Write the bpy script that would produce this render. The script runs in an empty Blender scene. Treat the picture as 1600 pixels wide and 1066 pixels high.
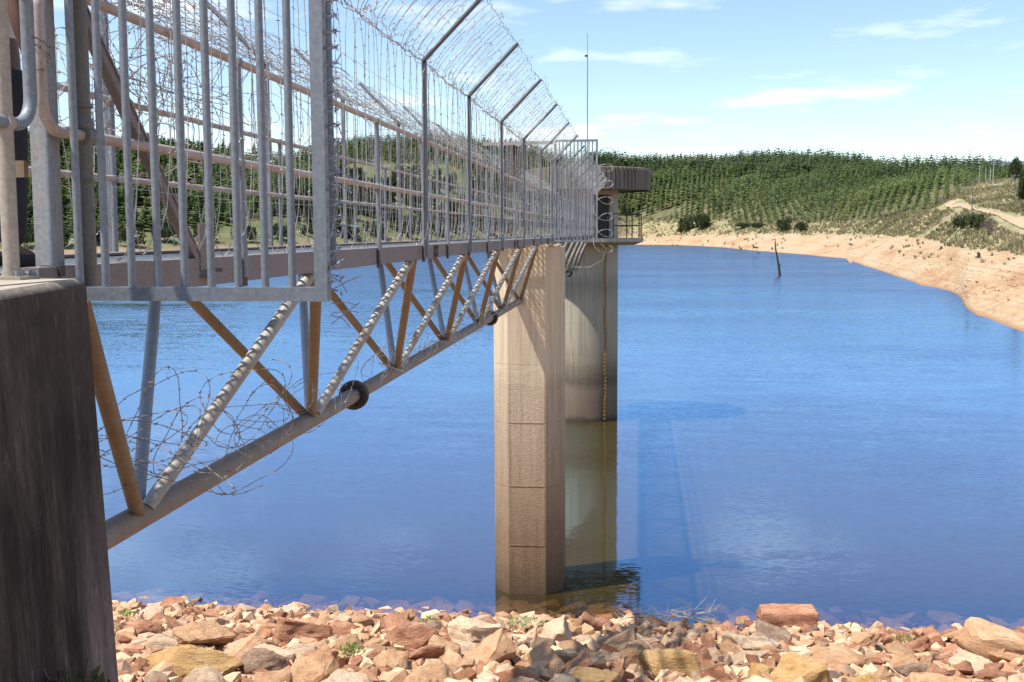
import bpy, bmesh, math, random
import numpy as np
from mathutils import Vector, Matrix, noise as mnoise

rng = random.Random(7)
NR = np.random.RandomState(11)
scene = bpy.context.scene
col = scene.collection

# ------------------------------------------------------------------ camera
H = 10.0                     # eye height above the water (water is z = 0)
F = 1750.0                   # focal length in pixels of a 1600 px wide frame
CX, CY = 800.0, 533.0
VPX, VPY = 1002.0, 363.0     # where the bridge direction (+Y) vanishes
ycam = Vector((VPX - CX, CY - VPY, F)).normalized()
rho = -0.0047
zc = Vector((rho, 1.0, -((VPX - CX) * rho + (CY - VPY)) / F)).normalized()
xcam = Vector((0, 0, 0)) - ycam.cross(zc)      # right-handed in (right, up, -fwd) -> flip
# world axes expressed in camera (right, up, fwd); rows -> camera axes in world
right = Vector((xcam.x, ycam.x, zc.x)).normalized()
up = Vector((xcam.y, ycam.y, zc.y)).normalized()
fwd = Vector((xcam.z, ycam.z, zc.z)).normalized()
CAMP = Vector((0, 0, H))
cam_d = bpy.data.cameras.new('camera')
cam_d.sensor_width = 36.0
cam_d.lens = F / 1600.0 * 36.0
cam_d.clip_start = 0.05
cam_d.clip_end = 12000
cam = bpy.data.objects.new('camera', cam_d)
cam.matrix_world = Matrix(((right.x, up.x, -fwd.x, 0), (right.y, up.y, -fwd.y, 0), (right.z, up.z, -fwd.z, H), (0, 0, 0, 1)))
col.objects.link(cam)
scene.camera = cam

# ------------------------------------------------------------------ sky, sun, exposure
SUN_DIR = Vector((-0.41, -0.23, 1.0)).normalized()      # towards the sun
elev = math.asin(SUN_DIR.z)
world = bpy.data.worlds.new('World')
scene.world = world
world.use_nodes = True
wn = world.node_tree
wn.nodes.clear()
def N(nt, t, **kw):
    n = nt.nodes.new(t)
    for k, v in kw.items():
        setattr(n, k, v)
    return n
w_out = N(wn, 'ShaderNodeOutputWorld')
w_bg = N(wn, 'ShaderNodeBackground')
w_sky = N(wn, 'ShaderNodeTexSky')
w_sky.sky_type = 'NISHITA'
w_sky.sun_disc = False
w_sky.sun_elevation = elev
w_sky.sun_rotation = math.atan2(SUN_DIR.x, SUN_DIR.y)
w_sky.altitude = 300
w_sky.air_density = 1.0
w_sky.dust_density = 0.1
w_sky.ozone_density = 1.6
w_bg.inputs['Strength'].default_value = 0.105
tc = N(wn, 'ShaderNodeTexCoord')
sep = N(wn, 'ShaderNodeSeparateXYZ')
wn.links.new(tc.outputs['Generated'], sep.inputs[0])
mx = N(wn, 'ShaderNodeMath', operation='MAXIMUM'); mx.inputs[1].default_value = 0.02
wn.links.new(sep.outputs['Z'], mx.inputs[0])
ad = N(wn, 'ShaderNodeMath', operation='ADD'); ad.inputs[1].default_value = 0.06
wn.links.new(mx.outputs[0], ad.inputs[0])
dx = N(wn, 'ShaderNodeMath', operation='DIVIDE'); dy = N(wn, 'ShaderNodeMath', operation='DIVIDE')
wn.links.new(sep.outputs['X'], dx.inputs[0]); wn.links.new(ad.outputs[0], dx.inputs[1])
wn.links.new(sep.outputs['Y'], dy.inputs[0]); wn.links.new(ad.outputs[0], dy.inputs[1])
cb = N(wn, 'ShaderNodeCombineXYZ')
wn.links.new(dx.outputs[0], cb.inputs[0]); wn.links.new(dy.outputs[0], cb.inputs[1])
cn = N(wn, 'ShaderNodeTexNoise'); cn.inputs['Scale'].default_value = 1.0
cn.inputs['Detail'].default_value = 7; cn.inputs['Roughness'].default_value = 0.58
wn.links.new(cb.outputs[0], cn.inputs['Vector'])
cr = N(wn, 'ShaderNodeValToRGB')
cr.color_ramp.elements[0].position = 0.53; cr.color_ramp.elements[0].color = (0, 0, 0, 1)
cr.color_ramp.elements[1].position = 0.74; cr.color_ramp.elements[1].color = (0.85, 0.85, 0.85, 1)
wn.links.new(cn.outputs['Fac'], cr.inputs[0])
cm = N(wn, 'ShaderNodeMixRGB'); cm.inputs['Color2'].default_value = (7.6, 7.8, 8.0, 1)
wn.links.new(cr.outputs[0], cm.inputs['Fac']); wn.links.new(w_sky.outputs[0], cm.inputs['Color1'])
wn.links.new(cm.outputs[0], w_bg.inputs['Color'])
wn.links.new(w_bg.outputs[0], w_out.inputs['Surface'])

sun_d = bpy.data.lights.new('sun', 'SUN')
sun_d.energy = 4.1
sun_d.angle = math.radians(0.9)
sun_d.color = (1.0, 0.955, 0.88)
sun = bpy.data.objects.new('sun', sun_d)
sun.rotation_euler = SUN_DIR.to_track_quat('Z', 'Y').to_euler()
sun.location = (0, 0, 60)
col.objects.link(sun)

vs = scene.view_settings
vs.view_transform = 'Standard'
vs.look = 'None'
vs.exposure = 0.9
vs.gamma = 1.0
vs.use_curve_mapping = False
scene.cycles.max_bounces = 6
scene.cycles.transparent_max_bounces = 12
scene.cycles.caustics_reflective = False
scene.cycles.caustics_refractive = False

# ------------------------------------------------------------------ helpers
def ray(x, y):
    return right * (x - CX) - up * (y - CY) + fwd * F
def PY(x, y, Y):            # point on the plane Y = const seen at pixel x, y
    d = ray(x, y); return CAMP + d * (Y / d.y)
def PZ(x, y, z):
    d = ray(x, y); return CAMP + d * ((z - H) / d.z)
def proj(p):
    v = Vector(p) - CAMP
    k = v.dot(fwd)
    return CX + F * v.dot(right) / k, CY - F * v.dot(up) / k

ORG = {}
def tag(o, label=None, cat=None, group=None, kind=None):
    if label: o['label'] = label
    if cat: o['category'] = cat
    if group: o['group'] = group
    if kind: o['kind'] = kind
    return o
def empty(name, loc, label, cat, group=None):
    o = bpy.data.objects.new(name, None)
    o.empty_display_size = 0.3
    o.location = loc
    col.objects.link(o)
    ORG[o.name] = Vector(loc)
    return tag(o, label, cat, group)
def link(name, me, parent=None, origin=(0, 0, 0)):
    o = bpy.data.objects.new(name, me)
    col.objects.link(o)
    if parent is not None:
        o.parent = parent
        po = ORG.get(parent.name, Vector((0, 0, 0)))
        o.location = Vector(origin) - po
    else:
        o.location = origin
    ORG[o.name] = Vector(origin)
    return o

class MB:
    """collects shapes, builds one mesh object"""
    def __init__(s): s.v = []; s.f = []; s.n = 0
    def add(s, vs_, fs):
        vs_ = [tuple(p) for p in vs_]
        s.v += vs_; s.f += [tuple(i + s.n for i in f) for f in fs]; s.n += len(vs_)
        return s
    def box(s, c, size, m=None):
        hx, hy, hz = size[0] / 2, size[1] / 2, size[2] / 2
        pts = [Vector((x, y, z)) for x in (-hx, hx) for y in (-hy, hy) for z in (-hz, hz)]
        if m is not None: pts = [m @ p for p in pts]
        c = Vector(c)
        return s.add([p + c for p in pts], [(0, 1, 3, 2), (4, 6, 7, 5), (0, 4, 5, 1), (2, 3, 7, 6), (0, 2, 6, 4), (1, 5, 7, 3)])
    def bar(s, a, b, w, h, upv=(0, 0, 1)):
        a, b = Vector(a), Vector(b); t = (b - a).normalized()
        u = Vector(upv); sd = t.cross(u)
        if sd.length < 1e-4: sd = t.cross(Vector((1, 0, 0)))
        sd.normalize(); u = sd.cross(t)
        pts = []
        for p in (a, b):
            pts += [p + sd * w / 2 + u * h / 2, p - sd * w / 2 + u * h / 2, p - sd * w / 2 - u * h / 2, p + sd * w / 2 - u * h / 2]
        return s.add(pts, [(0, 1, 2, 3), (7, 6, 5, 4), (0, 4, 5, 1), (1, 5, 6, 2), (2, 6, 7, 3), (3, 7, 4, 0)])
    def path(s, pts, r, n=8, cap=True):
        pts = [Vector(p) for p in pts]; m = len(pts)
        rs = r if isinstance(r, (list, tuple)) else [r] * m
        t0 = (pts[1] - pts[0]).normalized()
        ref = Vector((0, 0, 1)) if abs(t0.z) < 0.9 else Vector((1, 0, 0))
        nrm = t0.cross(ref).normalized(); vsx = []
        for i, p in enumerate(pts):
            t = (pts[min(i + 1, m - 1)] - pts[max(i - 1, 0)]).normalized()
            nrm = (nrm - t * nrm.dot(t)).normalized(); b = t.cross(nrm)
            for k in range(n):
                a = 2 * math.pi * k / n
                vsx.append(p + (nrm * math.cos(a) + b * math.sin(a)) * rs[i])
        fs = [(i * n + k, i * n + (k + 1) % n, (i + 1) * n + (k + 1) % n, (i + 1) * n + k) for i in range(m - 1) for k in range(n)]
        if cap:
            fs.append(tuple(range(n - 1, -1, -1))); fs.append(tuple((m - 1) * n + k for k in range(n)))
        return s.add(vsx, fs)
    def tube(s, a, b, r, n=10, r2=None): return s.path([a, b], [r, r if r2 is None else r2], n)
    def ball(s, c, r, sz=1.0, nu=10, nv=6):
        c = Vector(c); vsx = [c + Vector((0, 0, r * sz))]
        for i in range(1, nv):
            th = math.pi * i / nv
            for k in range(nu):
                ph = 2 * math.pi * k / nu
                vsx.append(c + Vector((r * math.sin(th) * math.cos(ph), r * math.sin(th) * math.sin(ph), r * sz * math.cos(th))))
        vsx.append(c - Vector((0, 0, r * sz)))
        fs = [(0, 1 + k, 1 + (k + 1) % nu) for k in range(nu)]
        for i in range(nv - 2):
            for k in range(nu):
                a = 1 + i * nu + k; b = 1 + i * nu + (k + 1) % nu
                fs.append((a, a + nu, b + nu, b))
        L = len(vsx) - 1; o = 1 + (nv - 2) * nu
        fs += [(L, o + (k + 1) % nu, o + k) for k in range(nu)]
        return s.add(vsx, fs)
    def prism(s, poly, z0, z1, sc=1.0, c=(0, 0)):
        n = len(poly)
        b = [(x, y, z0) for x, y in poly]
        t = [(c[0] + (x - c[0]) * sc, c[1] + (y - c[1]) * sc, z1) for x, y in poly]
        fs = [(i, (i + 1) % n, n + (i + 1) % n, n + i) for i in range(n)]
        fs += [tuple(range(n - 1, -1, -1)), tuple(range(n, 2 * n))]
        return s.add(b + t, fs)
    def build(s, name, mat, parent=None, origin=None, smooth=35, label=None, cat=None, group=None, kind=None):
        if origin is None:
            origin = ORG.get(parent.name, Vector((0, 0, 0))) if parent is not None else Vector((0, 0, 0))
        origin = Vector(origin)
        me = bpy.data.meshes.new(name)
        ox, oy, oz = origin
        me.from_pydata([(x - ox, y - oy, z - oz) for x, y, z in s.v], [], s.f)
        if smooth:
            me.polygons.foreach_set('use_smooth', [True] * len(me.polygons))
            me.set_sharp_from_angle(angle=math.radians(smooth))
        me.materials.append(mat)
        o = link(name, me, parent, origin)
        return tag(o, label, cat, group, kind)

def np_mesh(name, V, Fc, mat, parent=None, smooth=False, attr=None, origin=(0, 0, 0)):
    V = np.asarray(V, dtype=np.float64) - np.array(origin)
    Fc = np.asarray(Fc, dtype=np.int32)
    me = bpy.data.meshes.new(name)
    k = Fc.shape[1]
    me.vertices.add(len(V)); me.vertices.foreach_set('co', V.astype(np.float32).ravel())
    me.loops.add(Fc.size); me.loops.foreach_set('vertex_index', Fc.ravel())
    me.polygons.add(len(Fc)); me.polygons.foreach_set('loop_start', np.arange(0, Fc.size, k, dtype=np.int32))
    me.update(calc_edges=True); me.validate()
    me.polygons.foreach_set('use_smooth', [smooth] * len(me.polygons))
    if attr:
        for an, av in attr.items():
            av = np.asarray(av, dtype=np.float32)
            if av.ndim == 1:
                a = me.attributes.new(an, 'FLOAT', 'POINT'); a.data.foreach_set('value', av)
            else:
                a = me.attributes.new(an, 'FLOAT_COLOR', 'POINT')
                a.data.foreach_set('color', np.hstack([av, np.ones((len(av), 1), np.float32)]).ravel())
    me.materials.append(mat)
    return link(name, me, parent, origin)

# ------------------------------------------------------------------ materials
def new_mat(name):
    m = bpy.data.materials.new(name); m.use_nodes = True
    nt = m.node_tree
    return m, nt, nt.nodes['Principled BSDF']
def noise_node(nt, scale, detail=5, rough=0.6, vec=None, mapscale=None, coord='Object'):
    tcn = N(nt, 'ShaderNodeTexCoord'); out = tcn.outputs[coord]
    if coord == 'World':
        pass
    if vec is not None: out = vec
    if mapscale is not None:
        mp = N(nt, 'ShaderNodeMapping'); mp.inputs['Scale'].default_value = mapscale
        nt.links.new(out, mp.inputs[0]); out = mp.outputs[0]
    n = N(nt, 'ShaderNodeTexNoise')
    n.inputs['Scale'].default_value = scale; n.inputs['Detail'].default_value = detail; n.inputs['Roughness'].default_value = rough
    nt.links.new(out, n.inputs['Vector'])
    return n
def ramp(nt, fac, stops):
    r = N(nt, 'ShaderNodeValToRGB'); cr_ = r.color_ramp
    while len(cr_.elements) < len(stops): cr_.elements.new(0.5)
    for e, (p, c) in zip(cr_.elements, stops):
        e.position = p; e.color = (c[0], c[1], c[2], 1) if not isinstance(c, (int, float)) else (c, c, c, 1)
    nt.links.new(fac, r.inputs[0])
    return r
def mix(nt, fac, a, b, mode='MIX'):
    m = N(nt, 'ShaderNodeMixRGB', blend_type=mode)
    for sock, v in ((m.inputs[0], fac), (m.inputs[1], a), (m.inputs[2], b)):
        if isinstance(v, (int, float)): sock.default_value = v
        elif isinstance(v, tuple): sock.default_value = (v[0], v[1], v[2], 1)
        else: nt.links.new(v, sock)
    return m.outputs[0]
def bump(nt, bsdf, height, strength, dist):
    b = N(nt, 'ShaderNodeBump'); b.inputs['Strength'].default_value = strength; b.inputs['Distance'].default_value = dist
    nt.links.new(height, b.inputs['Height']); nt.links.new(b.outputs[0], bsdf.inputs['Normal'])
def geo_pos(nt):
    return N(nt, 'ShaderNodeNewGeometry').outputs['Position']

def simple_mat(name, cols, scale=4, rough=0.7, metal=0.0, bmp=0.0, bdist=0.01, stretch=None, rnd=0.0, spec=0.5):
    m, nt, b = new_mat(name)
    n = noise_node(nt, scale, 6, 0.65, mapscale=stretch)
    k = len(cols)
    r = ramp(nt, n.outputs['Fac'], [(0.3 + 0.4 * i / max(1, k - 1), c) for i, c in enumerate(cols)])
    out = r.outputs[0]
    if rnd:
        oi = N(nt, 'ShaderNodeObjectInfo')
        hs = N(nt, 'ShaderNodeHueSaturation')
        mr = N(nt, 'ShaderNodeMapRange'); mr.inputs[3].default_value = 1 - rnd; mr.inputs[4].default_value = 1 + rnd
        nt.links.new(oi.outputs['Random'], mr.inputs[0]); nt.links.new(mr.outputs[0], hs.inputs['Value'])
        nt.links.new(out, hs.inputs['Color']); out = hs.outputs[0]
    nt.links.new(out, b.inputs['Base Color'])
    b.inputs['Roughness'].default_value = rough; b.inputs['Metallic'].default_value = metal
    b.inputs['Specular IOR Level'].default_value = spec
    if bmp:
        n2 = noise_node(nt, scale * 5, 4, 0.6)
        bump(nt, b, n2.outputs['Fac'], bmp, bdist)
    return m

def metal_mat(name, base, rust, amount, rough=0.5, metal=0.35, scale=3.0):
    """weathered galvanised steel: mottled zinc with stains of a second colour"""
    m, nt, b = new_mat(name)
    pos = geo_pos(nt)
    n1 = noise_node(nt, scale, 7, 0.7, vec=pos)
    n2 = noise_node(nt, 45, 3, 0.6, vec=pos)
    lo = tuple(c * 0.80 for c in base); hi = tuple(min(0.9, c * 1.15) for c in base)
    c1 = ramp(nt, n2.outputs['Fac'], [(0.3, lo), (0.7, hi)]).outputs[0]
    f = ramp(nt, n1.outputs['Fac'], [(max(0.0, 0.72 - amount), 0.0), (min(1.0, 0.92 - amount * 0.6), 1.0)]).outputs[0]
    nt.links.new(mix(nt, f, c1, rust), b.inputs['Base Color'])
    rr = ramp(nt, n1.outputs['Fac'], [(0.3, rough - 0.08), (0.7, rough + 0.2)]).outputs[0]
    nt.links.new(rr, b.inputs['Roughness'])
    b.inputs['Metallic'].default_value = metal
    bump(nt, b, n2.outputs['Fac'], 0.12, 0.002)
    return m

M = {}
M['galv'] = metal_mat('galvanised_steel', (0.215, 0.235, 0.26), (0.24, 0.19, 0.15), 0.10, 0.55, 0.35)
M['galv_light'] = metal_mat('galvanised_tube', (0.36, 0.345, 0.32), (0.30, 0.20, 0.12), 0.24, 0.6, 0.2)
M['galv_blue'] = metal_mat('sky_tinted_tube', (0.27, 0.31, 0.36), (0.20, 0.17, 0.14), 0.12, 0.6, 0.2)  # blue of the reflected sky put into the tube colour
M['chord'] = metal_mat('brown_grey_chord_tube', (0.24, 0.205, 0.175), (0.25, 0.16, 0.095), 0.3, 0.65, 0.1)  # base darkened so the deck's shade sits in the chord colour
M['end_post'] = metal_mat('olive_grey_post', (0.17, 0.165, 0.15), (0.22, 0.19, 0.15), 0.2, 0.6, 0.15)
M['rail'] = metal_mat('rail_pipe', (0.43, 0.37, 0.34), (0.33, 0.23, 0.18), 0.28, 0.6, 0.12)
M['brown_tube'] = metal_mat('rust_and_shade_tube', (0.235, 0.17, 0.11), (0.185, 0.115, 0.065), 0.3, 0.7, 0.05)
M['beam'] = metal_mat('mauve_painted_beam', (0.205, 0.172, 0.165), (0.22, 0.15, 0.11), 0.18, 0.7, 0.05, 1.2)
M['dark_steel'] = metal_mat('dark_rusted_steel', (0.06, 0.052, 0.048), (0.10, 0.045, 0.02), 0.2, 0.7, 0.1)
M['wire'] = metal_mat('barbed_wire', (0.42, 0.41, 0.39), (0.24, 0.16, 0.11), 0.2, 0.55, 0.25, 1.5)
M['wire_rust'] = metal_mat('rusty_barbed_wire', (0.27, 0.235, 0.215), (0.20, 0.105, 0.065), 0.3, 0.7, 0.1, 1.5)
M['column'] = metal_mat('column_steel', (0.31, 0.31, 0.31), (0.30, 0.20, 0.16), 0.16, 0.6, 0.15)
M['post_tan'] = metal_mat('tan_post', (0.36, 0.31, 0.25), (0.27, 0.21, 0.15), 0.2, 0.65, 0.1)
M['yellow'] = simple_mat('faded_yellow_paint', [(0.36, 0.19, 0.025), (0.24, 0.12, 0.015)], 8, 0.6)
M['black'] = simple_mat('dark_interior', [(0.03, 0.03, 0.03), (0.05, 0.05, 0.05)], 3, 0.9)

def concrete_mat(name, stops, rough_below, streak=0.35, vscale=1.0, tone=None):
    """cast concrete; stops give the stain colour by height above the water"""
    m, nt, b = new_mat(name)
    pos = geo_pos(nt)
    sp = N(nt, 'ShaderNodeSeparateXYZ'); nt.links.new(pos, sp.inputs[0])
    nb = noise_node(nt, 0.9, 6, 0.6, vec=pos, mapscale=(1, 1, 2.5))
    w = N(nt, 'ShaderNodeMath', operation='MULTIPLY_ADD'); w.inputs[1].default_value = 0.8
    nt.links.new(nb.outputs['Fac'], w.inputs[0]); nt.links.new(sp.outputs['Z'], w.inputs[2])
    mr = N(nt, 'ShaderNodeMapRange'); mr.inputs[1].default_value = 0.4; mr.inputs[2].default_value = 11.4
    nt.links.new(w.outputs[0], mr.inputs[0])
    base = ramp(nt, mr.outputs[0], [(z / 11.0, c) for z, c in stops]).outputs[0]
    st = noise_node(nt, 1.0, 6, 0.65, vec=pos, mapscale=(7, 7, 0.35))
    s1 = ramp(nt, st.outputs['Fac'], [(0.35, (0.42, 0.39, 0.36)), (0.58, (1, 1, 1)), (0.75, (1.12, 1.1, 1.06))]).outputs[0]
    c1 = mix(nt, streak, base, s1, 'MULTIPLY')
    fine = noise_node(nt, 26, 5, 0.8, vec=pos)
    s2 = ramp(nt, fine.outputs['Fac'], [(0.3, (0.70, 0.67, 0.64)), (0.52, (1, 1, 1)), (0.72, (1.2, 1.18, 1.16))]).outputs[0]
    zf = ramp(nt, mr.outputs[0], [(max(0, rough_below / 11.0 - 0.02), 1.0), (rough_below / 11.0 + 0.02, 0.25)]).outputs[0]
    c2 = mix(nt, zf, c1, mix(nt, 1.0, c1, s2, 'MULTIPLY'))
    nt.links.new(c2, b.inputs['Base Color'])
    b.inputs['Roughness'].default_value = 0.9
    b.inputs['Specular IOR Level'].default_value = 0.25
    hm = N(nt, 'ShaderNodeMath', operation='MULTIPLY'); nt.links.new(fine.outputs['Fac'], hm.inputs[0]); nt.links.new(zf, hm.inputs[1])
    bump(nt, b, hm.outputs[0], 0.9, 0.045)
    return m
M['pier'] = concrete_mat('pier_concrete', [(0.0, (0.15, 0.095, 0.055)), (0.9, (0.28, 0.19, 0.115)), (1.6, (0.33, 0.225, 0.14)), (3.0, (0.46, 0.335, 0.22)),
                                            (4.6, (0.56, 0.445, 0.315)), (6.0, (0.63, 0.515, 0.365)), (8.0, (0.66, 0.545, 0.385)), (10.0, (0.63, 0.515, 0.365))], 6.1)
M['tower'] = concrete_mat('tower_concrete', [(0.0, (0.08, 0.06, 0.045)), (0.35, (0.21, 0.16, 0.115)), (1.7, (0.26, 0.20, 0.145)), (2.1, (0.17, 0.135, 0.10)), (3.0, (0.30, 0.25, 0.185)),
                                              (4.2, (0.40, 0.345, 0.26)), (6.3, (0.43, 0.38, 0.295)), (7.2, (0.31, 0.285, 0.24)), (8.0, (0.43, 0.395, 0.33)), (9.8, (0.40, 0.37, 0.31))], 3.2)
M['room'] = concrete_mat('room_concrete', [(0.0, (0.4, 0.37, 0.32)), (9.5, (0.42, 0.385, 0.33)), (10.9, (0.45, 0.41, 0.355))], 0.1)
M['cap'] = concrete_mat('weathered_cap_concrete', [(0.0, (0.16, 0.135, 0.115)), (10.6, (0.15, 0.125, 0.108)), (10.9, (0.21, 0.18, 0.15))], 0.1, streak=0.8)

def abutment_mat():
    m, nt, b = new_mat('abutment_concrete')
    pos = geo_pos(nt)
    st = noise_node(nt, 1.0, 8, 0.75, vec=pos, mapscale=(9, 6, 0.9))
    n2 = noise_node(nt, 22, 5, 0.7, vec=pos)
    n3 = noise_node(nt, 0.8, 3, 0.5, vec=pos)
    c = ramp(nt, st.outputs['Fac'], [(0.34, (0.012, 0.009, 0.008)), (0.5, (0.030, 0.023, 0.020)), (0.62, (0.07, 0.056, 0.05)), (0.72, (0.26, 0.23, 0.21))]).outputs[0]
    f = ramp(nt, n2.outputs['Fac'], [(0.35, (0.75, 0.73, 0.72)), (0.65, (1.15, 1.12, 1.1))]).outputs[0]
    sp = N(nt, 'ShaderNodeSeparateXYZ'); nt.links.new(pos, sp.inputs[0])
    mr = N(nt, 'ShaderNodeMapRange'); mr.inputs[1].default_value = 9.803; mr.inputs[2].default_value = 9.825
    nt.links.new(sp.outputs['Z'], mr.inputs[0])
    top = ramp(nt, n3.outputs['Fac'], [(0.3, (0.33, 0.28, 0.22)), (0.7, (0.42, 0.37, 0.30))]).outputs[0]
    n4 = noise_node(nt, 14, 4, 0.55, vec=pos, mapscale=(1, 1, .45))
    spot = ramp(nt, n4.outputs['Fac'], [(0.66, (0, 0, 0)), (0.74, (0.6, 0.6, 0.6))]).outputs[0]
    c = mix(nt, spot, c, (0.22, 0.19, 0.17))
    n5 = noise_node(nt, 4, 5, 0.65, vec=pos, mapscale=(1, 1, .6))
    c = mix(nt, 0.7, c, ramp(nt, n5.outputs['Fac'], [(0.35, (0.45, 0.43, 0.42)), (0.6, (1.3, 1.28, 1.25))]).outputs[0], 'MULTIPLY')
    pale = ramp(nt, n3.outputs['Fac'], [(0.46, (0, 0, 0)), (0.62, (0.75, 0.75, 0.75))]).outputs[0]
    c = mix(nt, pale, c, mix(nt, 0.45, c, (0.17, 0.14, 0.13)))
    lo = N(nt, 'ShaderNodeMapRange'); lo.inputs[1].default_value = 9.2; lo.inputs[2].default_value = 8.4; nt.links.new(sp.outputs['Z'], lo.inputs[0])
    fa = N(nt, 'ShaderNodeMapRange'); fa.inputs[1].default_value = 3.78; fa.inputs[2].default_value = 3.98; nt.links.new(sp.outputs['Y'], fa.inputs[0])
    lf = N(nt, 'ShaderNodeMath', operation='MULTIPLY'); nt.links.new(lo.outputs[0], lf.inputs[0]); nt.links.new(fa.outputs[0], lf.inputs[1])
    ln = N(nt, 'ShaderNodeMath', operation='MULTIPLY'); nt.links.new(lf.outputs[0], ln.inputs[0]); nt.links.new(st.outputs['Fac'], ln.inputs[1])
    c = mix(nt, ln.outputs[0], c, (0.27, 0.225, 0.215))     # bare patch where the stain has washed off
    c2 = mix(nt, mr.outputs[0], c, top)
    nt.links.new(mix(nt, 1.0, c2, f, 'MULTIPLY'), b.inputs['Base Color'])
    b.inputs['Roughness'].default_value = 0.92; b.inputs['Specular IOR Level'].default_value = 0.2
    bump(nt, b, n2.outputs['Fac'], 0.4, 0.02)
    return m
M['abutment'] = abutment_mat()

def rock_mat(name, cols, spec=0.2):
    m, nt, b = new_mat(name)
    tcn = N(nt, 'ShaderNodeTexCoord'); oi = N(nt, 'ShaderNodeObjectInfo')
    off = N(nt, 'ShaderNodeVectorMath', operation='ADD')
    nt.links.new(tcn.outputs['Object'], off.inputs[0])
    sc = N(nt, 'ShaderNodeMath', operation='MULTIPLY'); sc.inputs[1].default_value = 37.0
    nt.links.new(oi.outputs['Random'], sc.inputs[0]); nt.links.new(sc.outputs[0], off.inputs[1])
    n1 = noise_node(nt, 1.9, 7, 0.7, vec=off.outputs[0])
    n2 = noise_node(nt, 6, 6, 0.7, vec=off.outputs[0], mapscale=(0.7, 0.7, 3.2))
    n3 = noise_node(nt, 30, 4, 0.7, vec=off.outputs[0])
    k = len(cols)
    c = ramp(nt, n1.outputs['Fac'], [(0.32 + 0.36 * i / (k - 1), cc) for i, cc in enumerate(cols)]).outputs[0]
    f = ramp(nt, n2.outputs['Fac'], [(0.3, (0.66, 0.60, 0.56)), (0.48, (1, 1, 1)), (0.7, (1.15, 1.14, 1.1))]).outputs[0]
    c2 = mix(nt, 0.8, c, f, 'MULTIPLY')
    c2 = mix(nt, 0.8, c2, ramp(nt, n3.outputs['Fac'], [(0.3, (0.72, 0.68, 0.64)), (0.5, (1, 1, 1)), (0.7, (1.12, 1.1, 1.08))]).outputs[0], 'MULTIPLY')
    hs = N(nt, 'ShaderNodeHueSaturation')
    mr = N(nt, 'ShaderNodeMapRange'); mr.inputs[3].default_value = 0.8; mr.inputs[4].default_value = 1.12
    nt.links.new(oi.outputs['Random'], mr.inputs[0]); nt.links.new(mr.outputs[0], hs.inputs['Value']); nt.links.new(c2, hs.inputs['Color'])
    nt.links.new(hs.outputs[0], b.inputs['Base Color'])
    b.inputs['Roughness'].default_value = 0.9; b.inputs['Specular IOR Level'].default_value = spec
    ad_ = N(nt, 'ShaderNodeMath', operation='ADD'); nt.links.new(n2.outputs['Fac'], ad_.inputs[0])
    h3 = N(nt, 'ShaderNodeMath', operation='MULTIPLY'); h3.inputs[1].default_value = 0.35; nt.links.new(n3.outputs['Fac'], h3.inputs[0]); nt.links.new(h3.outputs[0], ad_.inputs[1])
    bump(nt, b, ad_.outputs[0], 0.95, 0.075)
    return m
ROCK = {
    'tan': rock_mat('tan_sandstone', [(0.50, 0.26, 0.135), (0.60, 0.355, 0.20), (0.66, 0.445, 0.265)]),
    'cream': rock_mat('cream_sandstone', [(0.60, 0.39, 0.245), (0.68, 0.49, 0.33), (0.71, 0.54, 0.385)]),
    'red': rock_mat('red_brown_sandstone', [(0.36, 0.15, 0.085), (0.51, 0.25, 0.15), (0.60, 0.35, 0.215)]),
    'grey': rock_mat('grey_brown_sandstone', [(0.20, 0.13, 0.09), (0.32, 0.21, 0.145), (0.46, 0.33, 0.23)]),
    'ochre': rock_mat('ochre_sandstone', [(0.54, 0.29, 0.11), (0.62, 0.38, 0.16), (0.62, 0.42, 0.22)]),
}
def attr_mat(name, attr, stops, rough=0.9, nscale=None, trans=0.0, spec=0.2):
    m, nt, b = new_mat(name)
    a = N(nt, 'ShaderNodeAttribute'); a.attribute_name = attr
    c = ramp(nt, a.outputs['Fac'], stops).outputs[0]
    if nscale:
        n = noise_node(nt, nscale, 5, 0.7, vec=geo_pos(nt))
        f = ramp(nt, n.outputs['Fac'], [(0.3, (0.62, 0.6, 0.58)), (0.7, (1.25, 1.22, 1.2))]).outputs[0]
        c = mix(nt, 1.0, c, f, 'MULTIPLY')
    nt.links.new(c, b.inputs['Base Color'])
    b.inputs['Roughness'].default_value = rough; b.inputs['Specular IOR Level'].default_value = spec
    if trans:
        out = nt.nodes['Material Output']
        t = N(nt, 'ShaderNodeBsdfTranslucent'); nt.links.new(c, t.inputs[0])
        ms = N(nt, 'ShaderNodeMixShader'); ms.inputs[0].default_value = trans
        nt.links.new(b.outputs[0], ms.inputs[1]); nt.links.new(t.outputs[0], ms.inputs[2]); nt.links.new(ms.outputs[0], out.inputs[0])
    return m
M['stones'] = attr_mat('small_stones', 'tint', [(0.0, (0.22, 0.09, 0.05)), (0.3, (0.44, 0.245, 0.145)), (0.55, (0.56, 0.35, 0.21)), (0.8, (0.66, 0.48, 0.32)), (1.0, (0.28, 0.19, 0.135))], 0.9, 9)

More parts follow.
